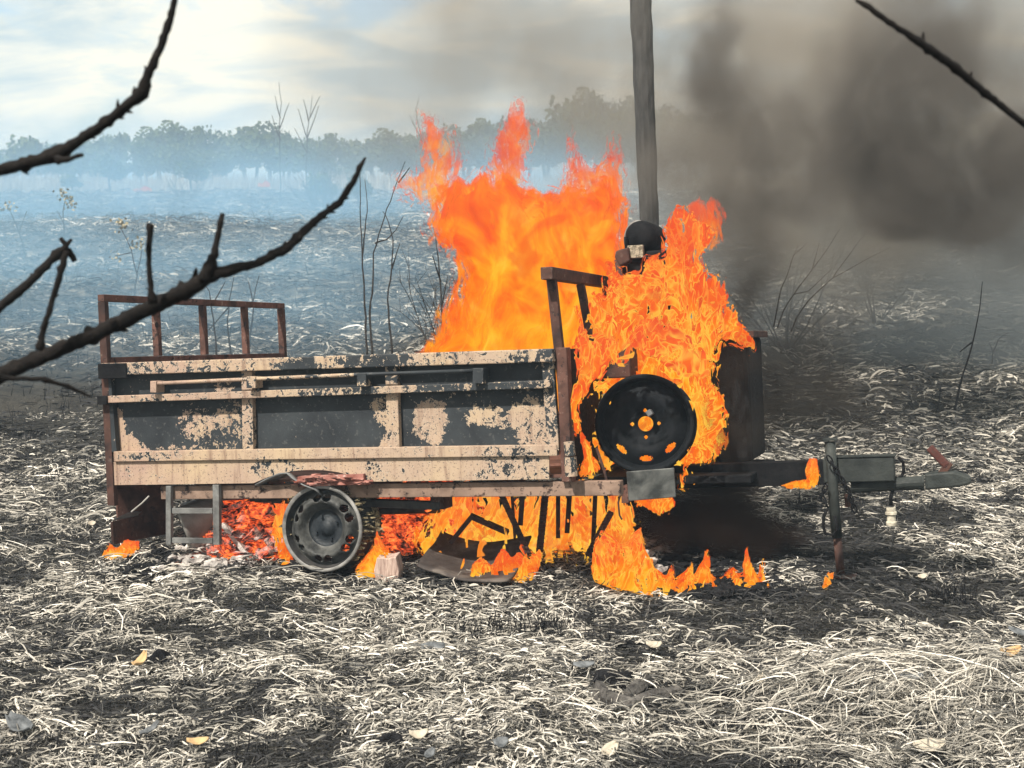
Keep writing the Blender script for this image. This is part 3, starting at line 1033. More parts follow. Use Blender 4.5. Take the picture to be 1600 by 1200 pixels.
E_(MB().tube([lp(968, 480, Ve + .1), lp(972, 430, Ve + .1), lp(968, 405, Ve + .1)], .022, 10), 'breather_pipe', M_rustd, smooth=True, bevel=0)
ac = lp(1006, 371, Ve + .16)
AM = frame_at(ac, (-.25, -1, .12))
fl = E_(MB().lathe([(0, .075), (.035, .072), (.058, .055), (.066, .03), (.067, -.07), (.06, -.08), (0, -.08)], AM, 36), 'air_filter', M_soot, bevel=0, smooth=True)
RMX = frame_at(lp(1001, 372, Ve + .16), (-.55, -.8, .1))
E_(MB().lathe([(.062, .03), (.071, .03), (.072, .018), (.069, .012), (.062, .012)], RMX, 40), 'clamp_ring', M_lip, fl, 0, True)
E_(lbox(975, 370, 980, 405, Ve + .03, Ve + .08), 'bracket', M_soot, bevel=.002)
E_(MB().prism([lp(962, 392, Ve), lp(982, 386, Ve), lp(984, 408, Ve), lp(968, 416, Ve), lp(960, 402, Ve)], (0, .12, 0)), 'exhaust_elbow', M_rustd, bevel=.006)
m_, g = mat('tarnished_name_plate')
P = g.coord('Object')
g.out(g.bsdf(g.mix(g.mr(g.noise(P, 90, 4, .7, 1), .42, .6), (.10, .085, .06), (.36, .31, .23)), .5, .3))
E_(lbox(980, 384, 1005, 402, Ve + .02, Ve + .045), 'rating_plate', m_, bevel=.001)
E_(lbox(1008, 392, 1042, 420, Ve + .04, Ve + .2), 'intake_duct', M_soot, bevel=.01)
E_(lbox(925, 545, 985, 590, .40, .55), 'control_box', M_rustd, bevel=.006)
E_(MB().box((L_ + .031, .35, -.06), (2.55, 1.1, -.03)), 'mounting_plate', M_soot)

# ------------------------------------------------------------------ haze over the whole place
hz_m, g = mat('haze_air')
pv = g.n('ShaderNodeVolumePrincipled')
pv.inputs['Color'].default_value = (.62, .81, 1.0, 1)
pv.inputs['Density'].default_value = .0032
pv.inputs['Anisotropy'].default_value = .1
g.out(vol=pv.outputs[0])
hz = MB().box((-210, -20, -2.5), (210, 290, 13.5)).obj('haze', hz_m)
tag(hz, 'thin bluish smoke haze lying over the whole field', 'haze', kind='stuff')


def smoke(name, puffs, col, dens, nscale, label, thr=(.42, .62), voxel=.12, zs=1.0, stretch=(1, 1, 1), step=1.0, dist=.8, soft=(.25, 1.0), floor=.03):
    """puffs: (px, py, Y, radius_m, weight). A closed body round all the puffs; the density inside is procedural."""
    mb = MB()
    cs = []
    for px, py, Y, r, wgt in puffs:
        c = at(px, py, Y)
        cs.append((c, r, wgt))
        mb.blob(c, r * 1.02, int(px + py), .05, 3, (1, 1, zs))
    m, g = mat(name)
    P = g.coord('Object')
    wr = g.v('SCALE', g.v('SUBTRACT', g.noise(P, 1.1 * nscale / 1.6, 2, .5, out='Color'), (.5, .5, .5)), scale=dist)
    Pw = g.v('ADD', P, wr)
    tot = None
    for c, r, wgt in cs:
        d = g.v('LENGTH', g.v('MULTIPLY', g.v('SUBTRACT', Pw, tuple(c)), (1 / r, 1 / r, 1 / r / zs)))
        f = g.mr(d, soft[0], soft[1], wgt, 0, True)
        tot = f if tot is None else g.m('ADD', tot, f)
    n = g.noise(g.map(Pw, scale=stretch), nscale, 5, .62)
    nn = g.mr(n, thr[0], thr[1], floor, 1, True)
    pv = g.n('ShaderNodeVolumePrincipled')
    pv.inputs['Color'].default_value = (*col, 1)
    g.put(pv.inputs['Density'], g.m('MULTIPLY', g.m('MULTIPLY', g.m('MINIMUM', tot, 1.3), nn), dens))
    pv.inputs['Anisotropy'].default_value = .2
    g.out(vol=pv.outputs[0])
    m.cycles.volume_step_rate = step
    o = mb.obj(name, m)
    rm = o.modifiers.new('union', 'REMESH')
    rm.mode = 'VOXEL'
    rm.voxel_size = voxel
    tag(o, label, 'smoke', kind='stuff')
    return o


DARK = (.215, .195, .175)
smoke('dark_smoke', [(1440, 225, 8.6, .72, 1.6), (1320, 190, 8.5, .50, 1.0), (1550, 260, 8.9, .56, 1.1), (1420, 40, 8.7, .62, .7), (1330, 80, 8.6, .4, .5),
                     (1240, 260, 8.2, .42, .6), (1150, 150, 8.1, .50, .8), (1100, 60, 8.1, .50, .7), (1175, 330, 7.6, .32, .7), (1500, 330, 8.6, .42, .9),
                     (1370, 300, 8.5, .42, .9), (1600, 130, 8.8, .6, .5), (1060, 250, 7.9, .35, .6), (1210, 330, 7.8, .36, .9), (1270, 180, 8.3, .4, .7), (1150, 420, 7.2, .25, .7), (1600, 330, 8.9, .5, .6), (1480, 120, 8.8, .45, .7), (1170, 250, 7.8, .4, 1.0), (1130, 120, 8, .4, .8), (1300, 250, 8.2, .42, 1.0), (1400, 160, 8.5, .45, .9)],
      DARK, 4.4, 1.9, 'dense brown black smoke rolling away to the upper right', (.40, .60), .09, soft=(.05, 1.0), dist=1.3, floor=.10)
smoke('thin_brown_smoke', [(620, 40, 12, 1.3, .4), (760, 60, 12, 1.2, .4), (900, 60, 12, 1.3, .8), (1010, 150, 11, 1.2, 1), (560, 150, 12, 1.0, .3), (700, 180, 11, 1.1, .4), (1150, 220, 11, 1.2, 1), (1300, 150, 12, 1.8, 1), (1500, 40, 12, 1.8, 1), (1550, 250, 12, 1.5, 1), (1180, 60, 10.5, 1.2, 1), (1400, 250, 11, 1.4, 1), (1150, 330, 9.5, .8, 1), (1300, 300, 10, 1.0, 1), (1010, 180, 7.9, .45, .55), (1015, 300, 7.6, .35, .6), (1000, 30, 8, .5, .4), (1080, 100, 8, .5, .5)],
      (.43, .385, .33), 1.15, .95, 'thin brown smoke veiling the sky above the flames', (.34, .64), .2, dist=1.3, step=1.5)
smoke('low_dark_smoke', [(1172, 410, 6.6, .28, .9), (1145, 330, 6.5, .24, .7), (1220, 520, 6.6, .32, 1.0), (1265, 620, 6.6, .36, .7), (1195, 640, 6.5, .28, .9), (1350, 640, 6.8, .34, .3),
                         (1200, 460, 6.7, .26, .7), (1290, 540, 6.8, .3, .4), (1172, 650, 5.5, .20, 1.2), (1170, 560, 5.55, .17, 1.0), (1180, 730, 5.5, .12, .8)],
      (.085, .075, .065), 5.0, 2.8, 'dark smoke hanging to the right of the burning engine', (.32, .60), .06, dist=.5, soft=(.1, 1))
smoke('ground_black_smoke', [(1075, 825, 6.0, .24, 1), (1150, 850, 5.95, .24, 1), (1010, 790, 6.0, .16, .9), (1140, 770, 6.0, .18, .9), (1215, 870, 5.9, .2, .9), (1120, 820, 5.6, .16, 1), (1040, 840, 5.6, .12, .8), (1180, 840, 5.6, .14, .8)],
      (.07, .045, .035), 14, 4.5, 'black smoke boiling under the drawbar', (.24, .50), .04, dist=.2)
smoke('grey_smoke_bank', [(1250, 400, 12, 1.5, 1), (1400, 420, 12, 1.5, 1), (1560, 430, 12, 1.5, 1), (1130, 380, 13, 1.3, .8), (1720, 420, 12, 1.6, 1), (1480, 340, 13.5, 1.6, 1), (1310, 330, 14, 1.4, .7), (1640, 330, 14, 1.7, 1), (1000, 320, 16, 1.6, .7)],
      (.46, .50, .52), .62, .55, 'bank of pale grey smoke drifting over the right of the field', (.28, .62), .25, dist=1.2, step=1.5, zs=.8)
smoke('blue_smoke_bank', [(60, 320, 55, 9, 1), (330, 320, 55, 9, 1), (600, 310, 50, 8, .9), (-180, 320, 55, 9, 1), (850, 300, 60, 9, .8), (180, 400, 24, 4, .9), (480, 400, 24, 4, .8), (-60, 410, 22, 4, 1), (330, 440, 16, 2.6, .9), (60, 450, 15, 2.8, 1), (560, 440, 15, 2.4, .9), (250, 480, 11, 1.7, 1), (30, 500, 10.5, 1.6, 1), (480, 470, 11, 1.5, 1)],
      (.42, .72, .98), .11, .16, 'pale blue smoke lying over the field in front of the far trees', (.25, .60), .7, zs=.42, dist=3, step=2)


# ------------------------------------------------------------------ flames
def flame_mat(name, crisp=0.0, sc=1.0, red=0.0, thin=0.0, stretch=.5, gap=0.0, alpha=.9, tilt=0.0, hot=0.0, tearing=.55):
    m, g = mat(name)
    P = g.coord('Object')
    wr = g.v('SCALE', g.v('SUBTRACT', g.noise(g.map(P, scale=(1, 1, .8)), 2.6 * sc, 3, .5, out='Color'), (.5, .5, .5)), scale=.30 / sc)
    Pw = g.map(g.v('ADD', P, wr), rot=(0, tilt, 0), scale=(1, 1, stretch))
    core = g.attr('core')
    rise = g.attr('rise')
    n1 = g.noise(Pw, 6.5 * sc, 5, .58, 1.3)
    n2 = g.noise(Pw, 10 * sc, 4, .6, .8)
    n3 = g.noise(g.v('ADD', Pw, (5.2, 1.3, 2.2)), 13 * sc, 3, .5, 1.6)
    heat = g.m('ADD', g.m('ADD', n1, g.m('MULTIPLY', core, .16)), g.m('MULTIPLY', rise, -.22 - red * .2))
    heat = g.m('ADD', heat, hot)
    col = g.ramp(heat, [(.28, (.62, .035, .008)), (.40, (.90, .095, .012)), (.50, (1, .20, .008)), (.60, (1, .30, .008)), (.74, (1, .48, .02)), (.9, (1, .70, .12))])
    lay = g.attr('lay')
    fold = g.noise(g.v('ADD', Pw, (3.7, 8.1, .4)), 8.5 * sc, 2.2, .5, 1.6)
    a = g.m('ADD', g.m('MULTIPLY', core, 1.5), g.m('MULTIPLY', g.m('SUBTRACT', n2, .5), 2.6))
    a = g.m('ADD', a, g.m('MULTIPLY', g.m('SUBTRACT', n1, .5), 2.0))
    a = g.m('SUBTRACT', a, g.m('MULTIPLY', g.m('MULTIPLY', rise, rise), .85 + thin))
    if crisp:
        # folded sheets: every layer is torn into patches whose rims burn bright, the layers behind glow redder
        a = g.m('ADD', g.m('MULTIPLY', g.mr(core, 0, .5), .9), g.m('MULTIPLY', g.m('SUBTRACT', fold, .5), 5.0))
        a = g.m('SUBTRACT', a, g.m('MULTIPLY', g.m('ADD', lay, .9), .40 + gap))
        a = g.m('SUBTRACT', a, g.m('MULTIPLY', g.m('MULTIPLY', rise, rise), thin + .2))
        col = g.mix(g.m('MULTIPLY', g.mr(lay, 1, -1), .62), col, (.80, .07, .01))
        rim = g.m('MULTIPLY', g.mr(a, .10, .42, 1, 0, True), crisp)
        f1 = g.m('MULTIPLY', g.mr(g.m('ABSOLUTE', g.m('SUBTRACT', n3, .5)), 0, .03, 1, 0), crisp * .7)
        col = g.mix(g.m('MAXIMUM', rim, f1), col, (1, .58, .06))
        drk = g.m('MULTIPLY', g.mr(n2, .44, .34, 0, 1), crisp * .55)
        col = g.mix(drk, col, (.60, .05, .008))
    else:
        f1 = g.m('MULTIPLY', g.mr(g.m('ABSOLUTE', g.m('SUBTRACT', n3, .5)), 0, .03, 1, 0), g.mr(rise, .1, .55, .55, 0))
        col = g.mix(f1, col, (1, .48, .03))
    lo = g.noise(g.v('ADD', P, (9.1, 2.2, 4.4)), 3.2 * sc, 3, .6, .8)
    col = g.mix(g.m('MULTIPLY', g.mr(lo, .50, .36, 0, 1, True), .6), col, (.78, .055, .008))
    col = g.mix(g.m('MULTIPLY', g.mr(lo, .56, .70, 0, 1, True), .55), col, (1, .60, .07))
    col = g.mix(g.m('MULTIPLY', g.mr(rise, .45, .95), .75 if not crisp else .35), col, (.95, .15, .055))
    e0, e1 = (.02, .55) if not crisp else (.10, .17)
    al = g.m('MULTIPLY', g.mr(a, e0, e1, 0, 1, not crisp), alpha)
    tear = g.noise(g.map(g.v('ADD', P, wr), rot=(0, tilt, 0), scale=(1, 1, stretch * .6)), 15 * sc, 4, .6, 1.2)
    tr_ = g.mr(tear, .34, .66, .02, tearing)
    al = g.m('MULTIPLY', al, g.mr(core, tr_, g.m('ADD', tr_, .22 if not crisp else .05)))
    em = g.n('ShaderNodeEmission')
    g.put(em.inputs[0], col)
    em.inputs[1].default_value = .68
    tp = g.n('ShaderNodeBsdfTransparent')
    ms = g.n('ShaderNodeMixShader')
    g.put(ms.inputs[0], al)
    g.put(ms.inputs[1], tp.outputs[0])
    g.put(ms.inputs[2], em.outputs[0])
    g.out(ms.outputs[0])
    m.cycles.emission_sampling = 'NONE'
    return m


def flame(name, poly, Y, thick, m, label, layers=5, res=.014, D=None, seed=0, group=None, spike=.45):
    """A body of flame: folded sheets filling a lens-shaped volume whose outline is poly (photo pixels at depth Y)."""
    pts = np.array([[at(px, py, Y).x, at(px, py, Y).z] for px, py in poly])
    x0, z0 = pts.min(0)
    x1, z1 = pts.max(0)
    nx, nz = int((x1 - x0) / res) + 2, int((z1 - z0) / res) + 2
    X, Z = np.meshgrid(np.linspace(x0, x1, nx), np.linspace(z0, z1, nz))
    # wander of the outline
    wx = (fbm(X * 9, Z * 6, seed, 3) - .44) * .10 * min(1, (x1 - x0) / .5)
    wz = (fbm(X * (4 + 5 / (x1 - x0)), Z * 2.5, seed + 3, 3) - .46) * spike * (z1 - z0) * sstep(.1, .8, (Z - z0) / (z1 - z0))
    A = np.roll(pts, -1, 0)
    px_, pz_ = X + wx, Z + wz
    inside = np.zeros(X.shape, bool)
    dist = np.full(X.shape, 1e9)
    for (ax, az), (bx, bz) in zip(pts, A):
        cond = ((az > pz_) != (bz > pz_))
        with np.errstate(divide='ignore', invalid='ignore'):
            xi = (bx - ax) * (pz_ - az) / (bz - az if bz != az else 1e-9) + ax
        inside ^= cond & (px_ < xi)
        ex, ez = bx - ax, bz - az
        t = np.clip(((px_ - ax) * ex + (pz_ - az) * ez) / (ex * ex + ez * ez + 1e-12), 0, 1)
        dist = np.minimum(dist, np.hypot(px_ - ax - t * ex, pz_ - az - t * ez))
    d = np.where(inside, dist, 0)
    D = D or max(.05, float(np.percentile(d[d > 0], 80)))
    core = np.clip(d / D, 0, 1)
    rise = (Z - z0) / (z1 - z0)
    lens = np.sqrt(np.clip(1 - (1 - core) ** 2, 0, 1))
    VV, QQ, CC, RR, LL = [], [], [], [], []
    off = 0
    for li in range(layers):
        s = 1 - 2 * li / max(1, layers - 1)
        yy = Y - s * thick * lens + lens * (fbm(X * 4 + li * 9, Z * 3, seed + li * 5, 3) - .45) * thick * (.7 if abs(s) < .95 else .35)
        ok = d > 0
        cell = ok[:-1, :-1] | ok[:-1, 1:] | ok[1:, 1:] | ok[1:, :-1]
        ix = np.arange(X.size).reshape(X.shape)
        q = np.stack([ix[:-1, :-1][cell], ix[:-1, 1:][cell], ix[1:, 1:][cell], ix[1:, :-1][cell]], -1)
        used, inv = np.unique(q, return_inverse=True)
        VV.append(np.stack([X, yy, Z], -1).reshape(-1, 3)[used])
        CC.append(core.ravel()[used])
        RR.append(rise.ravel()[used])
        LL.append(np.full(len(used), s))
        QQ.append(inv.reshape(-1, 4) + off)
        off += len(used)
    o = fast_mesh(name, np.concatenate(VV), np.concatenate(QQ), m, {'core': np.concatenate(CC), 'rise': np.concatenate(RR), 'lay': np.concatenate(LL)}, True)
    tag(o, label, 'flame', group)
    return o


F_back = flame_mat('back_flame', 0, 1.05, thin=.35, stretch=.45, hot=.02, tearing=.85)
F_wisp = flame_mat('thin_flame_wisps', 0, 1.7, red=.8, thin=.2, stretch=.6, alpha=.42, tearing=1.3)
F_front = flame_mat('folded_flame', 1, 1.15, stretch=.55, gap=.34, alpha=.96, tearing=.95)
F_under = flame_mat('yellow_low_flame', 1, 1.5, stretch=.36, alpha=.95, hot=.19, gap=.30, thin=.7, tearing=.95)
F_lick = flame_mat('small_lick', .8, 2.6, stretch=.5, alpha=1.0, hot=.06, tearing=.5)
F_lick2 = flame_mat('ground_flame_row', .9, 1.9, stretch=.42, alpha=1.0, hot=.03, gap=.02, thin=.4, tearing=.5)
F_red = flame_mat('red_ember_glow_flame', .3, 1.2, red=1.2, stretch=.6, alpha=.6)

flame('flame', [(590, 660), (612, 560), (640, 538), (668, 505), (684, 470), (696, 435), (670, 408), (650, 378), (646, 335), (664, 300), (655, 262), (680, 240), (700, 262), (722, 240), (745, 262), (765, 235), (772, 195),
                (790, 150), (815, 120), (838, 150), (832, 222), (826, 252), (850, 270), (885, 262), (905, 268), (918, 225), (948, 190), (975, 215), (988, 270), (1003, 320), (1004, 380), (1005, 460), (1010, 560), (1000, 660)],
      6.5, .34, F_back, 'tall broad orange flame rising out of the trailer bed', 6, .02, D=.20, seed=3, spike=.16)
flame('flame', [(588, 300), (600, 250), (636, 250), (640, 205), (630, 150), (652, 120), (678, 155), (706, 150), (726, 190), (740, 260), (730, 330), (680, 350), (630, 330)],
      6.6, .22, F_wisp, 'faint salmon wisps at the upper left of the tall flame', 4, .02, D=.13, seed=8, spike=.2)
flame('flame', [(745, 300), (750, 220), (780, 150), (826, 130), (850, 200), (840, 300), (800, 340)],
      6.62, .2, F_wisp, 'salmon flame tip torn off the highest point of the tall flame', 4, .02, D=.10, seed=14, spike=.2)
flame('flame', [(850, 330), (862, 230), (880, 160), (915, 170), (925, 235), (950, 180), (985, 205), (998, 280), (1000, 350), (900, 360)],
      6.64, .2, F_wisp, 'thin salmon wisps at the upper right of the tall flame', 4, .02, D=.12, seed=15, spike=.2)
flame('flame', [(905, 765), (890, 745), (897, 705), (888, 655), (893, 605), (880, 560), (890, 520), (885, 480), (912, 470), (932, 460), (942, 415), (955, 385), (972, 415), (1000, 425), (1010, 398), (1032, 400), (1022, 372), (1030, 340), (1055, 322), (1080, 316), (1108, 345), (1142, 374),
                (1118, 395), (1104, 412), (1122, 430), (1154, 455), (1165, 488), (1186, 522), (1184, 556), (1156, 552), (1138, 545), (1124, 560), (1120, 590), (1136, 612), (1146, 648), (1136, 690), (1122, 722), (1096, 745), (1072, 780), (1055, 765), (1040, 740), (960, 745), (930, 742)],
      5.68, .17, F_front, 'wild folded orange flame wrapping the engine behind the spare wheel', 6, .012, D=.075, seed=5, spike=.10)
flame('flame', [(903, 768), (890, 748), (896, 705), (888, 655), (892, 605), (884, 560), (892, 520), (905, 488), (925, 520), (960, 530), (1000, 500), (1050, 500), (1095, 520), (1120, 545), (1112, 580), (1132, 612), (1142, 650), (1132, 690), (1118, 722), (1092, 745), (1068, 776), (1058, 765),
                (1060, 742), (1084, 712), (1098, 670), (1096, 630), (1080, 600), (1050, 582), (1005, 574), (965, 582), (938, 604), (922, 640), (921, 680), (932, 712), (950, 738), (935, 745)],
      5.27, .07, F_front, 'ring of curling flame licking round the rim of the spare wheel', 4, .010, D=.05, seed=17, spike=.15)
flame('flame', [(1060, 335), (1068, 310), (1095, 300), (1128, 308), (1136, 345), (1132, 380), (1110, 400), (1080, 360)], 6.1, .08, F_wisp, 'small red flame tatters above the engine', 4, .012, D=.05, seed=12)
flame('flame', [(690, 900), (655, 880), (640, 850), (655, 800), (690, 762), (760, 755), (860, 755), (975, 758), (1000, 790), (1010, 840), (1030, 870), (1035, 900), (985, 905), (950, 905), (900, 900), (850, 905), (800, 905), (740, 905)],
      5.72, .16, F_under, 'bright yellow flames burning under the front half of the trailer bed', 5, .012, D=.10, seed=9)
flame('flame', [(930, 905), (925, 860), (945, 830), (975, 850), (1000, 820), (1012, 850), (1018, 885), (1034, 902), (1046, 872), (1056, 906), (1074, 896), (1082, 862), (1092, 902), (1104, 880), (1112, 846), (1122, 895), (1136, 908), (1150, 885), (1160, 898), (1166, 836), (1178, 880), (1188, 902), (1200, 866), (1206, 905), (1204, 920), (1180, 925), (1150, 930),
                (1100, 938), (1040, 936), (985, 925)],
      gp(1080, 930).y + .05, .09, F_lick2, 'row of orange flames running along the ground below the drawbar', 5, .009, D=.035, seed=31, spike=.1)
flame('flame', [(585, 905), (575, 870), (590, 820), (588, 775), (640, 772), (700, 775), (712, 830), (700, 880), (650, 890)], 6.05, .14, F_red, 'red glow of fire over the ember heap under the trailer', 4, .014, D=.09, seed=21)
flame('flame', [(548, 902), (556, 880), (580, 850), (590, 818), (600, 850), (612, 860), (608, 885), (600, 905)], gp(575, 903).y, .05, F_lick, 'yellow flame licking the ground right of the wheel', 4, .008, D=.03, seed=22)
flame('flame', [(432, 885), (425, 850), (428, 812), (420, 790), (432, 772), (452, 775), (452, 830), (458, 880), (500, 892), (490, 902), (440, 895)], 5.62, .05, F_lick, 'narrow flame standing against the left edge of the wheel', 4, .008, D=.03, seed=23)
flame('flame', [(990, 795), (985, 775), (1015, 762), (1060, 765), (1064, 790), (1045, 808), (1020, 806)], 5.6, .05, F_front, 'orange flame hanging just under the grey plate', 4, .009, D=.035, seed=24)
flame('flame', [(160, 868), (168, 852), (185, 856), (195, 845), (218, 846), (219, 862), (205, 870), (180, 874)], gp(190, 872).y, .05, F_lick, 'small flame on the ground below the tail bumper', 4, .008, D=.022, seed=25)
flame('flame', [(1212, 762), (1240, 752), (1262, 750), (1258, 740), (1268, 714), (1278, 718), (1284, 742), (1280, 758), (1262, 765), (1235, 764)], 5.02, .03, F_lick, 'small curling flame on the drawbar beside the jack stand', 4, .006, D=.014, seed=26)
flame('flame', [(1284, 922), (1288, 906), (1296, 892), (1304, 898), (1300, 910), (1292, 922)], gp(1292, 920).y, .02, F_lick, 'tiny flame at the foot of the jack stand', 3, .005, D=.012, seed=27)
for i, (px, py, w_, h_) in enumerate(((38, 308, 24, 12), (148, 306, 10, 8), (200, 302, 12, 8), (222, 298, 36, 12), (277, 300, 12, 9), (412, 290, 26, 16))):
    Yf = 96
    pl = [(px - w_ / 2, py + 3), (px - w_ * .3, py - h_ * .5), (px - w_ * .1, py - h_ * .3), (px + w_ * .1, py - h_), (px + w_ * .3, py - h_ * .6), (px + w_ / 2, py - h_ * .2), (px + w_ * .4, py + 4)]
    names = ['leftmost of the small red ground fires on the far edge of the field', 'faint red ground fire at the far grass edge, second from the left', 'small red ground fire just left of the long one at the far grass edge',
             'longest of the red ground fires along the far grass edge', 'faint red ground fire just right of the long one at the far grass edge', 'rightmost far ground fire, half lost in blue smoke']
    flame('flame', pl, Yf, .5, flame_mat('far_ground_flame', 0, .12, red=.2, alpha=.9) if i == 0 else bpy.data.materials['far_ground_flame'], names[i], 3, .08, D=.25, seed=40 + i, group='ground fires along the far grass edge')
# licks on the warped board
for i, (px, py, s, k) in enumerate(((738, 897, 20, 1.5), (754, 914, 14, 1.0), (704, 905, 10, 1.2), (779, 916, 9, 1.0), (722, 884, 13, 1.6))):
    pl = [(px - s * .25, py + s * .5), (px - s * .2, py), (px + s * .05, py - s * .5 * k), (px + s * .5, py - s * .9 * k), (px + s * .35, py - s * .1), (px + s * .05, py + s * .5)]
    wh = ('near the middle of the warped board', 'at the front edge of the warped board', 'on the left half of the warped board', 'under the front rim of the warped board', 'at the back left of the warped board')[i]
    flame('flame', pl, 5.36, .015, F_lick, 'small orange lick ' + wh, 3, .005, D=.010, seed=60 + i, group='licks on the warped board', spike=0)
flame('flame', [(742, 905), (735, 885), (752, 868), (770, 880), (782, 850), (800, 870), (812, 840), (828, 868), (845, 855), (850, 880), (836, 905), (812, 925), (800, 912), (775, 900)], 5.40, .04, F_lick2,
      'ragged orange flame spilling over the right end of the warped board', 4, .007, D=.035, seed=71, spike=.2)

# ------------------------------------------------------------------ things in the fire under the trailer
m_, g = mat('glowing_embers')
P = g.coord('Object')
e1 = g.noise(P, 9, 5, .65, .8)
e2 = g.noise(g.map(P, scale=(1, 1, 2)), 38, 5, .7, .6)
hot = g.m('ADD', g.m('MULTIPLY', e1, .75), g.m('MULTIPLY', e2, .55))
ashc = g.ramp(e2, [(.38, (.02, .014, .014)), (.5, (.20, .15, .14)), (.62, (.56, .50, .47))])
em = g.n('ShaderNodeEmission')
g.put(em.inputs[0], g.ramp(hot, [(.5, (.7, .03, .01)), (.68, (1, .10, .02)), (.8, (1, .3, .06))]))
em.inputs[1].default_value = .9
ms = g.n('ShaderNodeMixShader')
g.put(ms.inputs[0], g.mr(hot, .60, .74, 0, .95))
g.put(ms.inputs[1], g.bsdf(ashc, .9, 0, g.bump(e2, .8, .01)))
g.put(ms.inputs[2], em.outputs[0])
g.out(ms.outputs[0])
m_.cycles.emission_sampling = 'NONE'
M_emb = m_
M_black = char_mat('black_char', (.004, .004, .005), (.018, .018, .02), .85, 30, .01, .1)
M_wash = char_mat('white_ash', (.20, .18, .17), (.62, .58, .54), .9, 30, .01, .1)


def heap(px0, px1, pyb, hpx, Y, n, seed, label, m=M_emb, smin=.015, smax=.05, name='ember_heap', cat='embers'):
    mb = MB()
    rg = random.Random(seed)
    for k in range(n):
        u = rg.gauss(.5, .24)
        c = at(px0 + (px1 - px0) * u, pyb, Y)
        yy = Y + rg.uniform(-.3, .35)
        top = hpx / 400 * max(0, 1 - (2 * u - 1) ** 2)
        zz = float(hgt(c.x, yy)) + rg.random() ** 1.6 * top
        mb.blob((c.x, yy, zz), rg.uniform(smin, smax), seed * 100 + k, .6, 1, (rg.uniform(.8, 2.4), rg.uniform(.5, 1), rg.uniform(.3, .9)), rg.uniform(0, 3.1))
    return tag(mb.obj(name, m), label, cat, kind='stuff')


heap(335, 470, 880, 100, 5.95, 330, 1, 'heap of glowing embers and white ash left of the wheel')
heap(570, 760, 885, 95, 6.1, 380, 2, 'heap of red glowing embers under the middle of the trailer')
heap(250, 420, 885, 16, 5.75, 160, 3, 'white ash and cinders scattered below the step frame', M_wash, .008, .03, 'ash_pile', 'ash')
heap(960, 1060, 898, 18, 5.5, 70, 4, 'white ash heap between the board and the ground flames', M_wash, .01, .03, 'ash_pile', 'ash')
heap(980, 1230, 935, 10, 5.35, 420, 5, 'black cinders in front of the ground flames', M_black, .01, .035, 'cinders', 'cinders')
heap(170, 300, 885, 12, 5.6, 200, 6, 'black cinders around the small flame at the tail', M_black, .008, .025, 'cinders', 'cinders')

m_, g = mat('weathered_block_wood')
P = g.coord('Object')
gr = g.noise(g.map(P, scale=(1, 1, .12)), 90, 4, .6, .8)
g.out(g.bsdf(g.ramp(gr, [(.3, (.16, .10, .085)), (.5, (.42, .30, .25)), (.7, (.56, .43, .36))]), .85, 0, g.bump(gr, .7, .006)))
M_wood = m_
q = gp(603, 914)
mb = MB()
s = 1 / 415
prof = [(-17, 0), (18, -3), (20, 20), (15, 44), (2, 41), (-15, 43), (-20, 22)]
mb.prism([(q.x + a * s, q.y + .03, q.z + b * s - .005) for a, b in prof], (.012, .07, .004))
tag(mb.obj('wood_block', M_wood, bevel=.003), 'pinkish grey wood block standing upright right of the wheel', 'wood')

# warped sheet lying half folded in the flames
m_, g = mat('scorched_sheet')
P = g.coord('Object')
n1 = g.noise(P, 8, 5, .65, .5)
g.out(g.bsdf(g.ramp(n1, [(.3, (.018, .014, .013)), (.5, (.05, .04, .036)), (.68, (.13, .11, .095))]), .75, 0, g.bump(g.noise(P, 50, 4, .65), .7, .005)))
A_, B_, C_, D_ = gp(652, 908), gp(792, 927), gp(830, 885), gp(690, 872)
NU, NV = 24, 12
mb = MB()
for j in range(NV + 1):
    for i in range(NU + 1):
        u, v = i / NU, j / NV
        p = (A_.lerp(B_, u)).lerp(D_.lerp(C_, u), v)
        zg = float(hgt(p.x, p.y))
        z = zg + .030 + .065 * v ** 2 + .035 * (2 * u - 1) ** 4 * (1 if u < .5 else .5) + .006 * math.sin(u * 9) + .012 * math.sin(v * 5 + u * 3)
        mb.v.append((p.x, p.y - .03 * math.sin(u * math.pi), z))
for j in range(NV):
    for i in range(NU):
        a = j * (NU + 1) + i
        mb.f.append((a, a + 1, a + NU + 2, a + NU + 1))
o = mb.obj('warped_board', m_, smooth=True)
o.modifiers.new('solid', 'SOLIDIFY').thickness = .008
tag(o, 'warped dark scorched sheet lying on the ash with flames running over it', 'board')
# burnt tyre tread strip in front of the wheel
mb = MB()
pts = [gp(x, y) + Vector((0, 0, .006)) for x, y in ((428, 884), (470, 890), (520, 897), (560, 903), (600, 908))]
for a, b in zip(pts[:-1], pts[1:]):
    mb.bar(a, b + (b - a) * .05, .022, .07, (0, 1, .3))
tag(mb.obj('tyre_strip', M_black, bevel=.004), 'long black strip of burnt tyre tread lying in front of the wheel', 'tyre')

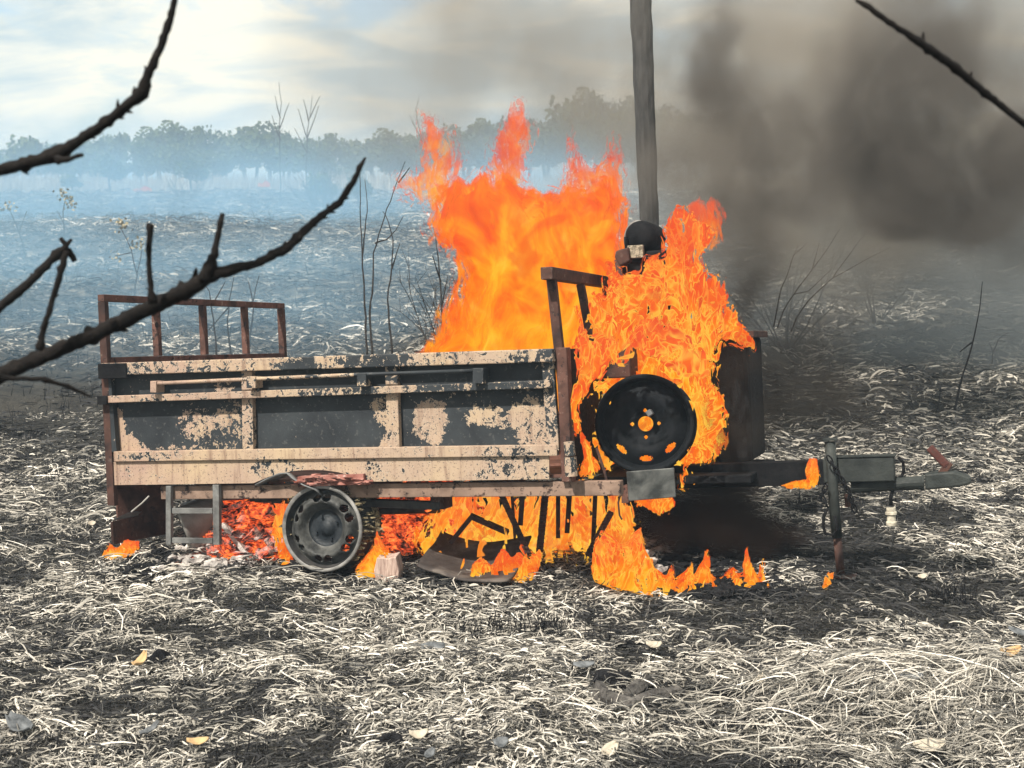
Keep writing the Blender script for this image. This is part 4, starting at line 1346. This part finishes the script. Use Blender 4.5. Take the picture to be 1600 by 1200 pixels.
grp = 'scorched iron bars leaning under the trailer'
for (x0, y0, x1, y1, w_, Y, l) in ((774, 752, 826, 866, 9, 5.42, 'longest, slanting iron bar that leans down right under the trailer middle'),
                                   (818, 752, 813, 820, 8, 5.44, 'short straight iron bar just right of the long slanting one'),
                                   (852, 772, 843, 862, 11, 5.62, 'thick notched iron bar standing nearly upright in the flames'),
                                   (872, 772, 872, 840, 7, 5.66, 'thin iron bar behind the thick notched one'),
                                   (890, 772, 886, 832, 8, 5.70, 'rightmost thin iron bar hanging under the front of the bed'),
                                   (800, 772, 806, 862, 5, 5.7, 'faint thin iron rod between the slanting bar and the notched one'),
                                   (955, 800, 918, 868, 9, 5.55, 'dark iron bar leaning down left inside the fire near the plate'),
                                   (930, 775, 925, 890, 7, 5.6, 'dark upright iron rod in the fire, nearest the grey plate')):
    a, b = at(x0, y0, Y), at(x1, y1, Y + .02)
    mb = MB().bar(a, b, w_ / 410, .016)
    if w_ in (9, 11):
        d = (b - a)
        for k in range(14):
            c = a + d * ((k + .5) / 14)
            mb.box((c.x - w_ / 760, c.y - .013, c.z - .004), (c.x + w_ / 760, c.y + .013, c.z + .004))
    tag(mb.obj('iron_bar', M_rustd), l, 'iron bar', grp)
mb = MB()
mb.bar(at(704, 848, 5.62), at(738, 806, 5.62), .016, .03)
mb.bar(at(735, 806, 5.645), at(794, 832, 5.66), .022, .03)
tag(mb.obj('angle_iron', M_rustd, bevel=.002), 'dark bent angle iron shaped like a roof in the yellow flames', 'angle iron')
q = at(372, 850, 5.8)
tag(MB().bar(at(350, 818, 5.72), at(402, 884, 5.66), .018, .06).obj('charred_plank', M_wash, bevel=.002), 'pale half-burnt plank leaning in the embers left of the wheel', 'plank')
tag(MB().tube([at(362, 850, 5.85), at(400, 856, 5.86), at(440, 870, 5.86)], [.05, .055, .04], 10, jitter=.15, rng=rnd).obj('charred_log', M_rust, smooth=True), 'brown smouldering log behind the pale plank in the embers', 'log')

# ------------------------------------------------------------------ post behind the fire
m_, g = mat('weathered_post_wood')
P = g.coord('Object')
gr = g.noise(g.map(P, scale=(1, 1, .25)), 30, 5, .65, .3)
g.out(g.bsdf(g.ramp(gr, [(.3, (.018, .018, .018)), (.6, (.05, .049, .048))]), .9, 0, g.bump(gr, .5, .006)))
Yp = 8.7
k = Yp / F
pts, rad = [], []
gb = gp(1027, 690)
for i in range(60):
    t = i / 59
    py = 720 - t * 1250
    p = at(1001 + 13 * (py / 340) if py < 760 else 1014, py, Yp)
    pts.append(p)
    rad.append((15 + 1.6 * (1 - py / 340)) * k * (1 + .02 * rnd.uniform(-1, 1)))
tag(MB().tube(pts, rad, 12, jitter=.05, rng=rnd).obj('wooden_post', m_, smooth=False), 'tall grey rough wooden post rising behind the fire', 'post')

# ------------------------------------------------------------------ bare branches hanging in front of the camera
m_, g = mat('dark_twig_bark')
P = g.coord('Object')
gr = g.noise(P, 120, 5, .65, .6)
g.out(g.bsdf(g.ramp(gr, [(.35, (.003, .002, .002)), (.62, (.009, .007, .006)), (.8, (.05, .042, .036))]), .85, 0, g.bump(gr, 1, .003), spec=.2))
M_bark = m_


def limb(pts, Y, parent=None, name='branch', seed=0, knobs=.25, n=10):
    """pts: (px, py, width px)."""
    rg = random.Random(seed)
    P3, Rr = [], []
    for (a, b) in zip(pts[:-1], pts[1:]):
        k = max(2, int(math.hypot(b[0] - a[0], b[1] - a[1]) / 7))
        for i in range(k):
            t = i / k
            px = a[0] + (b[0] - a[0]) * t + rg.uniform(-1, 1) * .7
            py = a[1] + (b[1] - a[1]) * t + rg.uniform(-1, 1) * .7
            w_ = a[2] + (b[2] - a[2]) * t
            w_ *= 1 + (rg.uniform(.1, .45) if rg.random() < knobs * .4 else rg.uniform(-.08, .08))
            P3.append(at(px, py, Y + .05 * math.sin(px * .01 + seed)))
            Rr.append(w_ / 2 * Y / F)
    P3.append(at(pts[-1][0], pts[-1][1], Y + .05 * math.sin(pts[-1][0] * .01 + seed)))
    Rr.append(pts[-1][2] / 2 * Y / F)
    mb = MB().tube(P3, Rr, n, jitter=.16, rng=rg)
    for _ in range(int(len(P3) * knobs * .5)):
        i = rg.randrange(2, len(P3) - 2)
        d = (P3[i + 1] - P3[i]).normalized()
        s = Vector((d.z, 0, -d.x)) * rg.choice((-1, 1))
        L = Rr[i] * rg.uniform(1.3, 2.0)
        mb.tube([P3[i], P3[i] + s * L * .6 + d * L * .3, P3[i] + s * L + d * L * .7], [Rr[i] * .6, Rr[i] * .4, Rr[i] * .12], 6)
    return mb.obj(name, M_bark, parent, smooth=True)


YB = 1.9
b1 = empty('bare_branch', at(0, 585, YB))
tag(b1, 'long bare dark branch crossing the lower left in front of the trailer rack', 'branch', 'bare branches hanging close to the camera')


def under(o, root):
    o.parent = root
    o.matrix_parent_inverse = Matrix.Translation(-root.location)
    return o


under(limb([(-260, 650, 36), (-60, 610, 30), (0, 586, 27), (60, 560, 24), (150, 522, 23), (235, 480, 25), (300, 450, 24), (328, 430, 22), (400, 412, 13), (450, 386, 15), (480, 356, 12), (530, 316, 11), (552, 285, 10), (562, 262, 8), (571, 246, 4)], YB, name='limb', seed=1), b1)
under(limb([(318, 438, 20), (330, 408, 18), (336, 398, 13), (338, 375, 9), (344, 350, 9), (348, 333, 7)], YB - .01, name='twig', seed=2, knobs=.1), b1)
under(limb([(240, 474, 15), (236, 455, 9), (232, 405, 8), (233, 370, 9), (236, 349, 12)], YB - .01, name='twig', seed=3, knobs=.15), b1)
under(limb([(62, 548, 13), (66, 520, 9), (82, 470, 9), (96, 420, 10), (104, 392, 8)], YB - .01, name='twig', seed=4, knobs=.15), b1)
under(limb([(-40, 590, 8), (0, 590, 7), (70, 593, 7), (105, 603, 6), (142, 620, 4)], YB + .02, name='twig', seed=5, knobs=.1), b1)
b2 = empty('bare_branch', at(0, 480, YB + .08))
tag(b2, 'short thick twig with a forked stub end at the left edge', 'branch', 'bare branches hanging close to the camera')
under(limb([(-200, 640, 20), (-40, 512, 16), (0, 480, 14), (50, 437, 14), (88, 398, 15), (104, 386, 9), (94, 372, 7)], YB + .08, name='limb', seed=6, knobs=.2), b2)
under(limb([(96, 394, 14), (108, 392, 12), (117, 408, 8)], YB + .075, name='twig', seed=7, knobs=0), b2)
under(limb([(100, 388, 10), (112, 374, 5)], YB + .075, name='twig', seed=7, knobs=0), b2)
b3 = empty('bare_branch', at(0, 265, 1.75))
tag(b3, 'bare dark branch rising to the top edge at the upper left', 'branch', 'bare branches hanging close to the camera')
under(limb([(-240, 300, 26), (-60, 278, 20), (0, 266, 19), (60, 250, 20), (92, 240, 27), (120, 222, 16), (150, 202, 16), (205, 160, 17), (222, 146, 21), (232, 115, 14), (250, 75, 12), (263, 38, 12), (272, 5, 10), (290, -80, 9), (330, -200, 8)], 1.75, name='limb', seed=8), b3)
under(limb([(90, 250, 14), (105, 249, 9), (129, 242, 6)], 1.74, name='twig', seed=9, knobs=0), b3)
b4 = empty('bare_branch', at(1600, 192, 1.8))
tag(b4, 'thin bare branch with thorny buds slanting across the upper right corner', 'branch', 'bare branches hanging close to the camera')
under(limb([(1337, 0, 6), (1352, 8, 9), (1400, 42, 9), (1440, 68, 13), (1490, 104, 13), (1540, 146, 11), (1600, 193, 10), (1700, 262, 12), (1900, 400, 16)], 1.8, name='limb', seed=10, knobs=.12), b4)
under(limb([(1441, 72, 11), (1443, 50, 3)], 1.79, name='bud', seed=11, knobs=0), b4)
under(limb([(1516, 128, 8), (1518, 112, 3)], 1.79, name='bud', seed=11, knobs=0), b4)

# ------------------------------------------------------------------ saplings and bushes on the field
M_stem = char_mat('charred_stem_bark', (.010, .009, .009), (.045, .04, .037), .9, 40)
m_, g = mat('scorched_leaf')
P = g.coord('Object')
g.out(g.bsdf(g.mix(g.mr(g.noise(P, 6, 3), .4, .6), (.16, .15, .09), (.30, .26, .18)), .8))
M_sleaf = m_


def sapling(lines, Y, label, leaves=None, wid=4, group='thin charred saplings on the burnt field', m=M_stem):
    x0, y0 = lines[0][0]
    base = gp(x0, y0) if Y is None else at(x0, y0, Y)
    Y = base.y
    root = empty('charred_sapling', base)
    tag(root, label, 'sapling', group)
    rg = random.Random(int(x0))
    for i, ln_ in enumerate(lines):
        pts, rad = [], []
        for j, (a, b) in enumerate(zip(ln_[:-1], ln_[1:])):
            k = max(2, int(math.hypot(b[0] - a[0], b[1] - a[1]) / 14))
            for q_ in range(k):
                t = q_ / k
                pts.append(at(a[0] + (b[0] - a[0]) * t + rg.uniform(-1, 1), a[1] + (b[1] - a[1]) * t, Y + .15 * math.sin(i * 2.1) * (j + t) / len(ln_)) - base)
        pts.append(at(*ln_[-1], Y + .1 * math.sin(i * 2.1)) - base)
        n = len(pts)
        w0 = wid * (1 if i == 0 else .7)
        rad = [max(.35, w0 * (1 - .8 * k / n)) / 2 * Y / F for k in range(n)]
        if i == 0:
            pts[0] = pts[0] - Vector((0, 0, .05))
        MB().tube(pts, rad, 6, jitter=.15, rng=rg).obj('stem', m, root)
    if leaves:
        mb = MB()
        for px, py, r_, n in leaves:
            for _ in range(n):
                c = at(px + rg.gauss(0, r_), py + rg.gauss(0, r_ * .7), Y + rg.uniform(-.2, .2)) - base
                a = Vector((rg.uniform(-1, 1), rg.uniform(-1, 1), rg.uniform(-1, 1))).normalized() * 3.2 * Y / F
                b = a.orthogonal() * .6
                mb.add([c - a, c + b, c + a, c - b], [(0, 1, 2, 3)])
        tag(mb.obj('leaves', M_sleaf, root), kind='stuff')
    return root


sapling([[(574, 560), (570, 480), (566, 400), (563, 340), (562, 270)], [(566, 400), (574, 330), (570, 280)]], 9.4, 'leftmost straight charred sapling left of the tall flame')
sapling([[(582, 560), (577, 500), (584, 430), (584, 395), (600, 340), (615, 300), (633, 252)], [(585, 380), (604, 374), (618, 360), (630, 338)], [(622, 285), (640, 262)]], 9.2, 'charred sapling bending right with a hooked side twig, left of the flame')
sapling([[(613, 556), (605, 470), (612, 420), (614, 375), (606, 345), (598, 330)], [(612, 420), (625, 380)]], 9.6, 'crooked charred sapling nearest the left side of the tall flame')
sapling([[(340, 570), (334, 500), (326, 455), (318, 438)], [(330, 480), (346, 452), (352, 440)]], 11, 'small forked sapling seen through the rear rack')
sapling([[(362, 570), (355, 500), (358, 470), (366, 430)], [(357, 480), (340, 500), (300, 545)]], 11.4, 'thin sapling seen through the rack, just right of the forked one')
sapling([[(390, 540), (396, 470), (405, 430)], [(396, 480), (388, 440)]], 13, 'faint thin sapling behind the right part of the rear rack')
sapling([[(694, 556), (690, 480), (684, 400), (676, 340)], [(690, 480), (700, 430)], [(688, 440), (676, 400)]], 9.9, 'dark charred stems half behind the left edge of the tall flame')
sapling([[(1210, 500), (1222, 450), (1240, 400), (1262, 378)], [(1235, 412), (1246, 386)]], 10.5, 'steepest thin leaning stem in the smoke right of the engine', wid=2.6, group='thin stems leaning in the smoke')
sapling([[(1214, 502), (1240, 460), (1270, 420), (1295, 385), (1312, 358)], [(1270, 420), (1280, 380)], [(1240, 460), (1262, 455), (1300, 420)]], 10.7, 'long thin stem leaning right in the smoke, second from the engine', wid=2.6, group='thin stems leaning in the smoke')
sapling([[(1236, 508), (1262, 470), (1300, 435), (1345, 410), (1392, 386)], [(1300, 435), (1340, 380), (1352, 366)]], 10.9, 'widest leaning thin stem reaching far right through the smoke', wid=2.6, group='thin stems leaning in the smoke')
sapling([[(1490, 645), (1500, 600), (1512, 560), (1524, 520), (1532, 480), (1535, 440)], [(1518, 535), (1500, 550)]], None, 'single thin stem standing at the right above the drawbar lever')
sapling([[(1464, 645), (1467, 620), (1470, 605)]], None, 'short black stem left of the single thin stem at the right', wid=3)
sapling([[(1548, 580), (1552, 550), (1560, 530), (1575, 520)], [(1552, 550), (1545, 535)]], None, 'small twiggy stem near the right edge above the pale straw', wid=3)
sapling([[(208, 480), (214, 430), (205, 390), (188, 355)], [(214, 430), (222, 390)], [(205, 395), (180, 400)]], 19, 'pale sapling with a few scorched leaves above the left branch', [(188, 352, 9, 26), (215, 380, 9, 24), (180, 400, 6, 10)], 3)
sapling([[(100, 400), (100, 360), (98, 330), (104, 305)], [(100, 350), (90, 330)]], 30, 'slim hazy sapling with a small leafy top at the far left', [(102, 308, 8, 30), (112, 318, 6, 16)], 3)
sapling([[(40, 400), (30, 360), (10, 320)], [(30, 360), (42, 330)]], 28, 'hazy bent sapling at the left edge of the field', [(8, 322, 8, 20)], 3)
sapling([[(440, 330), (438, 260), (436, 200), (440, 160), (436, 128)], [(438, 220), (425, 180)], [(437, 200), (452, 160)], [(438, 185), (430, 150)]], 78, 'tall bare dead tree standing above the far tree line', wid=3, group='dead trees at the far tree line')
sapling([[(480, 330), (478, 250), (482, 190), (488, 150)], [(480, 220), (466, 170)], [(480, 215), (498, 165)], [(482, 190), (474, 155)], [(484, 185), (500, 150)], [(480, 240), (460, 200)]], 80, 'wide twiggy dead tree right of the tall bare one at the tree line', wid=3, group='dead trees at the far tree line')
sapling([[(660, 330), (662, 250), (650, 170), (655, 150)], [(660, 220), (640, 180)]], 80, 'bare dead tree behind the salmon flame wisps', wid=3, group='dead trees at the far tree line')

def shrub(px, py, Y, hpx, wpx, n, label, wid, seed):
    """A bare shrub: stems that fan out of one base and fork into fine twigs."""
    base = at(px, py, Y)
    base.z = float(hgt(base.x, Y)) - .03
    root = empty('bare_shrub', base)
    tag(root, label, 'shrub', 'bare twiggy shrubs in the smoke')
    rg = random.Random(seed)
    s = Y / F
    for i in range(n):
        mb = MB()

        def grow(p, d, L, r, lev):
            k = 6
            pts = [p]
            for q in range(k):
                d = (d + Vector((rg.gauss(0, .09), rg.gauss(0, .09), rg.gauss(.01, .05)))).normalized()
                pts.append(pts[-1] + d * L / k)
            mb.tube(pts, [r * (1 - .75 * q / k) for q in range(k + 1)], 5, jitter=.1, rng=rg)
            if lev < 2:
                for _ in range(rg.randint(2, 4)):
                    q = rg.randint(2, k - 1)
                    grow(pts[q], (d + Vector((rg.uniform(-.7, .7), rg.uniform(-.6, .6), rg.uniform(-.1, .4)))).normalized(), L * rg.uniform(.35, .55), r * .5, lev + 1)
        a = rg.uniform(-1, 1)
        grow(Vector((0, 0, 0)), Vector((a * wpx / hpx, rg.uniform(-.5, .5), 1)).normalized(), hpx * s * rg.uniform(.55, 1), wid / 2 * s, 0)
        mb.obj('stem', M_stem, root)
    return root


shrub(1230, 500, 13, 230, 150, 9, 'large hazy bare shrub of fine twigs right of the burning engine', 3.2, 3)
shrub(1370, 480, 16, 170, 130, 7, 'second bare twiggy shrub farther right in the grey smoke', 2.6, 4)
shrub(688, 556, 10.5, 190, 50, 7, 'dark bare shrub of upright stems at the left edge of the tall flame', 3, 5)
shrub(500, 330, 60, 80, 90, 7, 'hazy bare bush under the tip of the long lower branch', 2.2, 6)
shrub(1530, 560, 19, 130, 90, 6, 'faint bare shrub near the right edge behind the pale straw', 2.2, 7)
shrub(290, 330, 70, 60, 60, 6, 'small bare bush in blue smoke above the rear rack', 2, 8)

# ------------------------------------------------------------------ trees
lm, g = mat('tree_leaves')
tn = g.attr('tone')
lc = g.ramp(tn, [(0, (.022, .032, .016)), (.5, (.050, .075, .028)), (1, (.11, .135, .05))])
tr = g.n('ShaderNodeBsdfTranslucent')
g.put(tr.inputs[0], lc)
ms = g.n('ShaderNodeMixShader')
ms.inputs[0].default_value = .25
g.put(ms.inputs[1], g.bsdf(lc, .7, spec=.2))
g.put(ms.inputs[2], tr.outputs[0])
g.out(ms.outputs[0])
M_trunk = char_mat('tree_bark', (.05, .04, .032), (.13, .11, .09), .95, 6, .02)


def crown_mesh(seed, n=2600, lobes=15, flat=.75, leaf=.13):
    r_ = np.random.default_rng(seed)
    c = r_.normal(0, 1, (lobes, 3))
    c = c / np.linalg.norm(c, axis=1)[:, None] * r_.uniform(.2, .72, (lobes, 1))
    c[:, 2] = c[:, 2] * flat
    rad = r_.uniform(.14, .42, lobes)
    k = r_.integers(0, lobes, n)
    d = r_.normal(0, 1, (n, 3))
    d /= np.linalg.norm(d, axis=1)[:, None]
    p = c[k] + d * rad[k][:, None] * r_.uniform(.55, 1.08, (n, 1))
    p += r_.normal(0, .03, (n, 3))
    a = r_.normal(0, 1, (n, 3))
    a /= np.linalg.norm(a, axis=1)[:, None]
    b = np.cross(a, r_.normal(0, 1, (n, 3)))
    b /= np.linalg.norm(b, axis=1)[:, None]
    s = r_.uniform(.5, 1.3, (n, 1)) * leaf / 2
    V = np.stack([p - a * s, p + b * s * .8, p + a * s, p - b * s * .8], 1).reshape(-1, 3)
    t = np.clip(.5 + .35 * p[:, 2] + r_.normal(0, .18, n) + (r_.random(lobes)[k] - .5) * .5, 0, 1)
    return V, np.arange(n * 4).reshape(n, 4), np.repeat(t, 4)


protos = []
for s_ in range(6):
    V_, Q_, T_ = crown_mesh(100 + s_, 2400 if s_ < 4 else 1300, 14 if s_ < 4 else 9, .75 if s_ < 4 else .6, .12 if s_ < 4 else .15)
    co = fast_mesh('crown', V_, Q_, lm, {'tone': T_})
    mb = MB()
    rg = random.Random(s_)
    lean = rg.uniform(-.12, .12)
    mb.tube([(0, 0, -1.25), (lean * .3, 0, -.8), (lean, .02, -.3), (lean * 1.5, 0, .2)], [.07, .055, .042, .02], 7)
    for k in range(6):
        t = rg.uniform(0, 6.28)
        mb.tube([(lean * .8, 0, -.45 + k * .08), (lean + .25 * math.cos(t), .25 * math.sin(t), -.15 + k * .08), (lean + .5 * math.cos(t), .5 * math.sin(t), .1 + k * .08)], [.028, .018, .006], 5)
    to = mb.obj('trunk', M_trunk)
    C.objects.unlink(co)
    C.objects.unlink(to)
    protos.append((co, to))


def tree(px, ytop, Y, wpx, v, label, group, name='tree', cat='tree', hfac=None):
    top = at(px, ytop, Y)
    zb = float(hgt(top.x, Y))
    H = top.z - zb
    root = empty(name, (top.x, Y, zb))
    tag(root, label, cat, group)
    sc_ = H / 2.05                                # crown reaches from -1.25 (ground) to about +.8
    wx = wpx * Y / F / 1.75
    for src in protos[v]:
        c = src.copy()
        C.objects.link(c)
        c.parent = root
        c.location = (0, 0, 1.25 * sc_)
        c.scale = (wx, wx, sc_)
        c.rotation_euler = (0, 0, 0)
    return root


def place_name(px):
    if px < 180:
        return 'from the far left edge'
    if px < 330:
        return 'left of the rear rack'
    if px < 480:
        return 'above the rear rack'
    if px < 660:
        return 'just left of the flames'
    if px < 990:
        return 'behind the flames'
    if px < 1300:
        return 'behind brown smoke right of the post'
    return 'behind the dark smoke at the right'


prof = [(-60, 215), (0, 212), (60, 208), (130, 204), (200, 194), (250, 181), (300, 193), (350, 196), (400, 172), (440, 190), (500, 206), (560, 206), (610, 192), (680, 180), (760, 178), (830, 176), (880, 145), (925, 127), (970, 138), (1060, 165), (1150, 162), (1250, 170), (1700, 175)]


CROWN = ['domed', 'ragged', 'lopsided', 'billowing', 'sparse', 'flat-topped']
SIZE = ['tallest', 'second', 'third', 'fourth', 'fifth', 'sixth', 'seventh', 'eighth', 'ninth', 'tenth', 'eleventh', 'twelfth']
count = {}


def nth(zone):
    count[zone] = count.get(zone, 0) + 1
    k = count[zone] - 1
    return (['first', *SIZE[1:]][k] if k < 12 else 'last')


def top_at(px):
    for (a, ya), (b, yb) in zip(prof[:-1], prof[1:]):
        if a <= px <= b:
            return ya + (yb - ya) * (px - a) / (b - a)
    return 200


i = 0
px = -50
adj = ['round-crowned', 'uneven-crowned', 'broad', 'bushy', 'open-crowned', 'low wide']
while px < 1680:
    v = rnd.randrange(6)
    tree(px, top_at(px) + rnd.choice((rnd.uniform(-7, 6), rnd.uniform(4, 26))), 126 + rnd.uniform(-6, 14), rnd.uniform(52, 140), v,
         '%s hazy %s tree %s' % (nth('a' + place_name(px)), 'tall', place_name(px)), 'trees of the far tree line')
    px += rnd.uniform(26, 44)
    i += 1
px = -40
while px < 1680:
    v = rnd.randrange(6)
    tree(px, top_at(px) + rnd.uniform(22, 45), 112 + rnd.uniform(-6, 6), rnd.uniform(70, 110), v,
         '%s low front tree %s' % (nth('b' + place_name(px)), place_name(px)), 'lower trees in front of the tree line')
    px += rnd.uniform(40, 70)
tree(170, 238, 84, 60, 4, 'small dark thin-crowned tree on the field edge above the upper left branch', None)
tree(112, 268, 84, 44, 5, 'smaller dark tree left of the thin-crowned one on the field edge', None)
tree(298, 244, 82, 64, 4, 'solitary dark scrubby tree above the first rack upright', None)
tree(505, 262, 62, 60, 5, 'grey scrubby bush tree half hidden in smoke above the lower branch tip', None)
tree(560, 268, 60, 50, 4, 'faint scrub tree in smoke right of the lower branch tip', None)
for co, to in protos:
    bpy.data.objects.remove(co)
    bpy.data.objects.remove(to)

# ------------------------------------------------------------------ scorched scrub stubble patches and litter in the foreground
def tuft(px, py, wpx, hpx, n, label, m=M_black, seed=0):
    q = gp(px, py)
    rg = random.Random(seed + int(px))
    mb = MB()
    for k in range(n):
        a = Vector((rg.gauss(0, .35) * wpx / 410, rg.uniform(-.06, .06), -.01))
        h = hpx / 420 * rg.uniform(.35, 1)
        a.x += .0
        d = Vector((rg.uniform(-.25, .25), rg.uniform(-.1, .1), 1)) * h
        b = a + d * .5 + Vector((rg.uniform(-.006, .006), 0, 0))
        mb.tube([a, b, a + d], [.0022, .0017, .0006], 4)
    o = mb.obj('charred_tuft', m)
    o.location = q
    return tag(o, label, 'grass tuft', 'charred tufts of stubble in the foreground', 'stuff')


tuft(745, 995, 60, 44, 42, 'wide tuft of thin black stalks in front of the warped board')
tuft(790, 990, 70, 40, 48, 'dense tuft of black stalks in the middle of the foreground')
tuft(853, 996, 46, 52, 60, 'bushy black tuft right of the dense stalks')
tuft(960, 1005, 50, 40, 12, 'sparse black twigs above the dark lump')
tuft(1495, 940, 60, 42, 60, 'black tuft at the right below the coupling')
tuft(245, 958, 30, 26, 6, 'few short black stalks at the left of the foreground')
tuft(400, 915, 40, 22, 10, 'short black stalks below the step frame')
tuft(1222, 985, 26, 46, 5, 'thin tall stalk below the jack stand')
tuft(1190, 985, 26, 30, 14, 'small dark tuft left of the tall stalk below the jack')
tuft(380, 1195, 60, 44, 14, 'black stalks at the bottom edge, left')

M_leafgrey = char_mat('ash_grey_leaf', (.05, .055, .06), (.18, .19, .20), .7, 30)
M_paleleaf = char_mat('pale_dry_leaf', (.30, .26, .20), (.52, .47, .39), .8, 20)
M_tanleaf = char_mat('tan_dry_leaf', (.34, .22, .11), (.56, .40, .21), .8, 14)


def leaf(px, py, lpx, m, label, cat='leaf', rot=0, cup=.25, wid=.5, name='dry_leaf'):
    q = gp(px, py)
    L = lpx * (q.y / F) * .8
    rg = random.Random(int(px * 7 + py))
    mb = MB()
    nu, nv = 8, 5
    for j in range(nv):
        for i in range(nu):
            u = i / (nu - 1)
            v = j / (nv - 1) * 2 - 1
            w_ = L * wid * .5 * math.sin(math.pi * min(max(u, .06), .97)) ** .7
            x_ = (u - .5) * L
            y_ = v * w_
            z_ = cup * L * ((2 * u - 1) ** 2 * .5 + v * v * .35) + .012 + rg.uniform(-.02, .02) * L + .03
            mb.v.append((x_ * math.cos(rot) - y_ * math.sin(rot), x_ * math.sin(rot) + y_ * math.cos(rot), z_))
    for j in range(nv - 1):
        for i in range(nu - 1):
            a = j * nu + i
            mb.f.append((a, a + 1, a + nu + 1, a + nu))
    o = mb.obj(name, m, smooth=True)
    o.modifiers.new('solid', 'SOLIDIFY').thickness = .003
    o.location = q
    o.rotation_euler = (rg.uniform(.2, .7), rg.uniform(-.2, .2), 0)
    return tag(o, label, cat, 'dry leaves and flakes lying on the ash')


def lump(px, py, rpx, m, label, sq=(1, .8, .5), cat='lump', name='charred_lump', seed=0, rot=0):
    q = gp(px, py)
    r_ = rpx * q.y / F
    o = MB().blob((0, 0, r_ * sq[2] * .7), r_, seed + int(px), .55, 3, sq, rot).obj(name, m, smooth=True)
    o.location = q
    return tag(o, label, cat, 'charred lumps lying on the ash')


lump(958, 1075, 27, M_black, 'black dome-shaped charred lump in the middle of the foreground', (1.1, .8, .62))
lump(132, 1048, 20, M_black, 'black flat flake lump left of the orange leaf', (1.1, .6, .5))
lump(250, 1040, 17, M_black, 'black curled char behind the orange leaf', (1, .7, .85))
lump(612, 1172, 20, M_black, 'black char beside the white shell at the bottom', (1, .6, .8))
lump(1150, 1092, 24, M_black, 'black wide charred piece at the centre right of the foreground', (1.3, .6, .45))
lump(1478, 1092, 22, M_black, 'black hollow piece on the pale straw at the right', (1.4, .5, .4))
lump(1578, 1050, 22, M_black, 'black charred chunk under the tan log end at the right edge', (1.2, .6, .5))
lump(1422, 1145, 18, M_black, 'black knot in the straw heap at the lower right', (1, .7, .6))
lump(985, 1012, 14, M_black, 'small black char above the dome-shaped lump', (1.3, .6, .6))
lump(785, 1020, 12, M_black, 'small black char beside the grey leaf left of the lump', (1.5, .6, .5))
lump(545, 1070, 20, M_black, 'black flat char patch in the left middle of the foreground', (1.8, .7, .3))
lump(920, 1040, 13, M_black, 'small black char left above the dome-shaped lump', (1.2, .7, .7))
leaf(226, 1052, 40, M_tanleaf, 'orange tan curled leaf with a black tip at the left', rot=1.1, cup=.5, wid=.5)
leaf(308, 1180, 42, M_tanleaf, 'tan pointed leaf at the bottom left', rot=.3, cup=.3, wid=.5)
leaf(30, 1152, 60, M_leafgrey, 'large grey folded leaf in the bottom left corner', rot=-.4, cup=.4, wid=.7)
leaf(655, 1172, 36, M_paleleaf, 'white shell-like flake at the bottom centre', rot=.2, cup=.5, wid=.8)
leaf(672, 1190, 24, M_leafgrey, 'small grey leaf under the white shell-like flake', rot=.9, cup=.4, wid=.7)
leaf(675, 1022, 48, M_leafgrey, 'pale grey crumpled leaf in the middle foreground', rot=.2, cup=.2, wid=.5)
leaf(1020, 1026, 30, M_paleleaf, 'pale rounded flake above the black dome-shaped lump', rot=.1, cup=.3, wid=.8)
leaf(915, 1055, 44, M_leafgrey, 'grey pointed leaf left of the black dome-shaped lump', rot=-.1, cup=.2, wid=.4)
leaf(1452, 1182, 62, M_paleleaf, 'large cream leaf lying on the straw heap at the bottom right', rot=-.1, cup=.25, wid=.55)
leaf(1420, 1072, 46, M_leafgrey, 'long grey leaf on the right foreground', rot=0, cup=.2, wid=.35)
leaf(1576, 1034, 40, M_tanleaf, 'tan log-like curl at the right edge', rot=.05, cup=.6, wid=.5)
leaf(1590, 1005, 50, M_leafgrey, 'pale grey leaf at the right edge above the tan curl', rot=-.3, cup=.2, wid=.4)
leaf(1188, 1080, 26, M_paleleaf, 'small white curled flake at the end of the wide charred piece', rot=1.0, cup=.6, wid=.5)
leaf(240, 1160, 44, M_leafgrey, 'grey split leaf between the tan leaf and the large grey one', rot=.8, cup=.3, wid=.35)
leaf(785, 1175, 28, M_leafgrey, 'round grey leaf at the bottom right of the centre', rot=.1, cup=.4, wid=.9)
leaf(1438, 912, 18, M_paleleaf, 'small white flake below the electric plug', rot=.2, cup=.3, wid=.6)
leaf(145, 828, 14, M_paleleaf, 'small white flake left of the bumper', rot=.2, cup=.3, wid=.8)
leaf(1565, 712, 10, M_paleleaf, 'tiny pale yellow flake right of the coupling lever', rot=.2, cup=.3, wid=.9)
leaf(952, 1185, 38, M_paleleaf, 'dull pale leaf stuck upright in the straw at the bottom', rot=.7, cup=.4, wid=.7)
q = gp(938, 1105)
pts = [gp(x, y) + Vector((0, 0, .02)) for x, y in ((935, 1090), (950, 1105), (985, 1112), (1020, 1100), (1062, 1090))]
tag(MB().tube(pts, [.028, .032, .026, .028, .018], 9, jitter=.3, rng=rnd).obj('burnt_root', char_mat('grey_burnt_root', (.03, .028, .027), (.13, .12, .11), .9, 25, .01)), 'grey curved burnt root below the black dome-shaped lump', 'root')
pts = [gp(x, y) + Vector((0, 0, .03)) for x, y in ((978, 1105), (995, 1092), (1012, 1076))]
tag(MB().tube(pts, [.018, .02, .014], 8, jitter=.3, rng=rnd).obj('burnt_root', bpy.data.materials['grey_burnt_root']), 'short brown root stub rising from the curved burnt root', 'root')
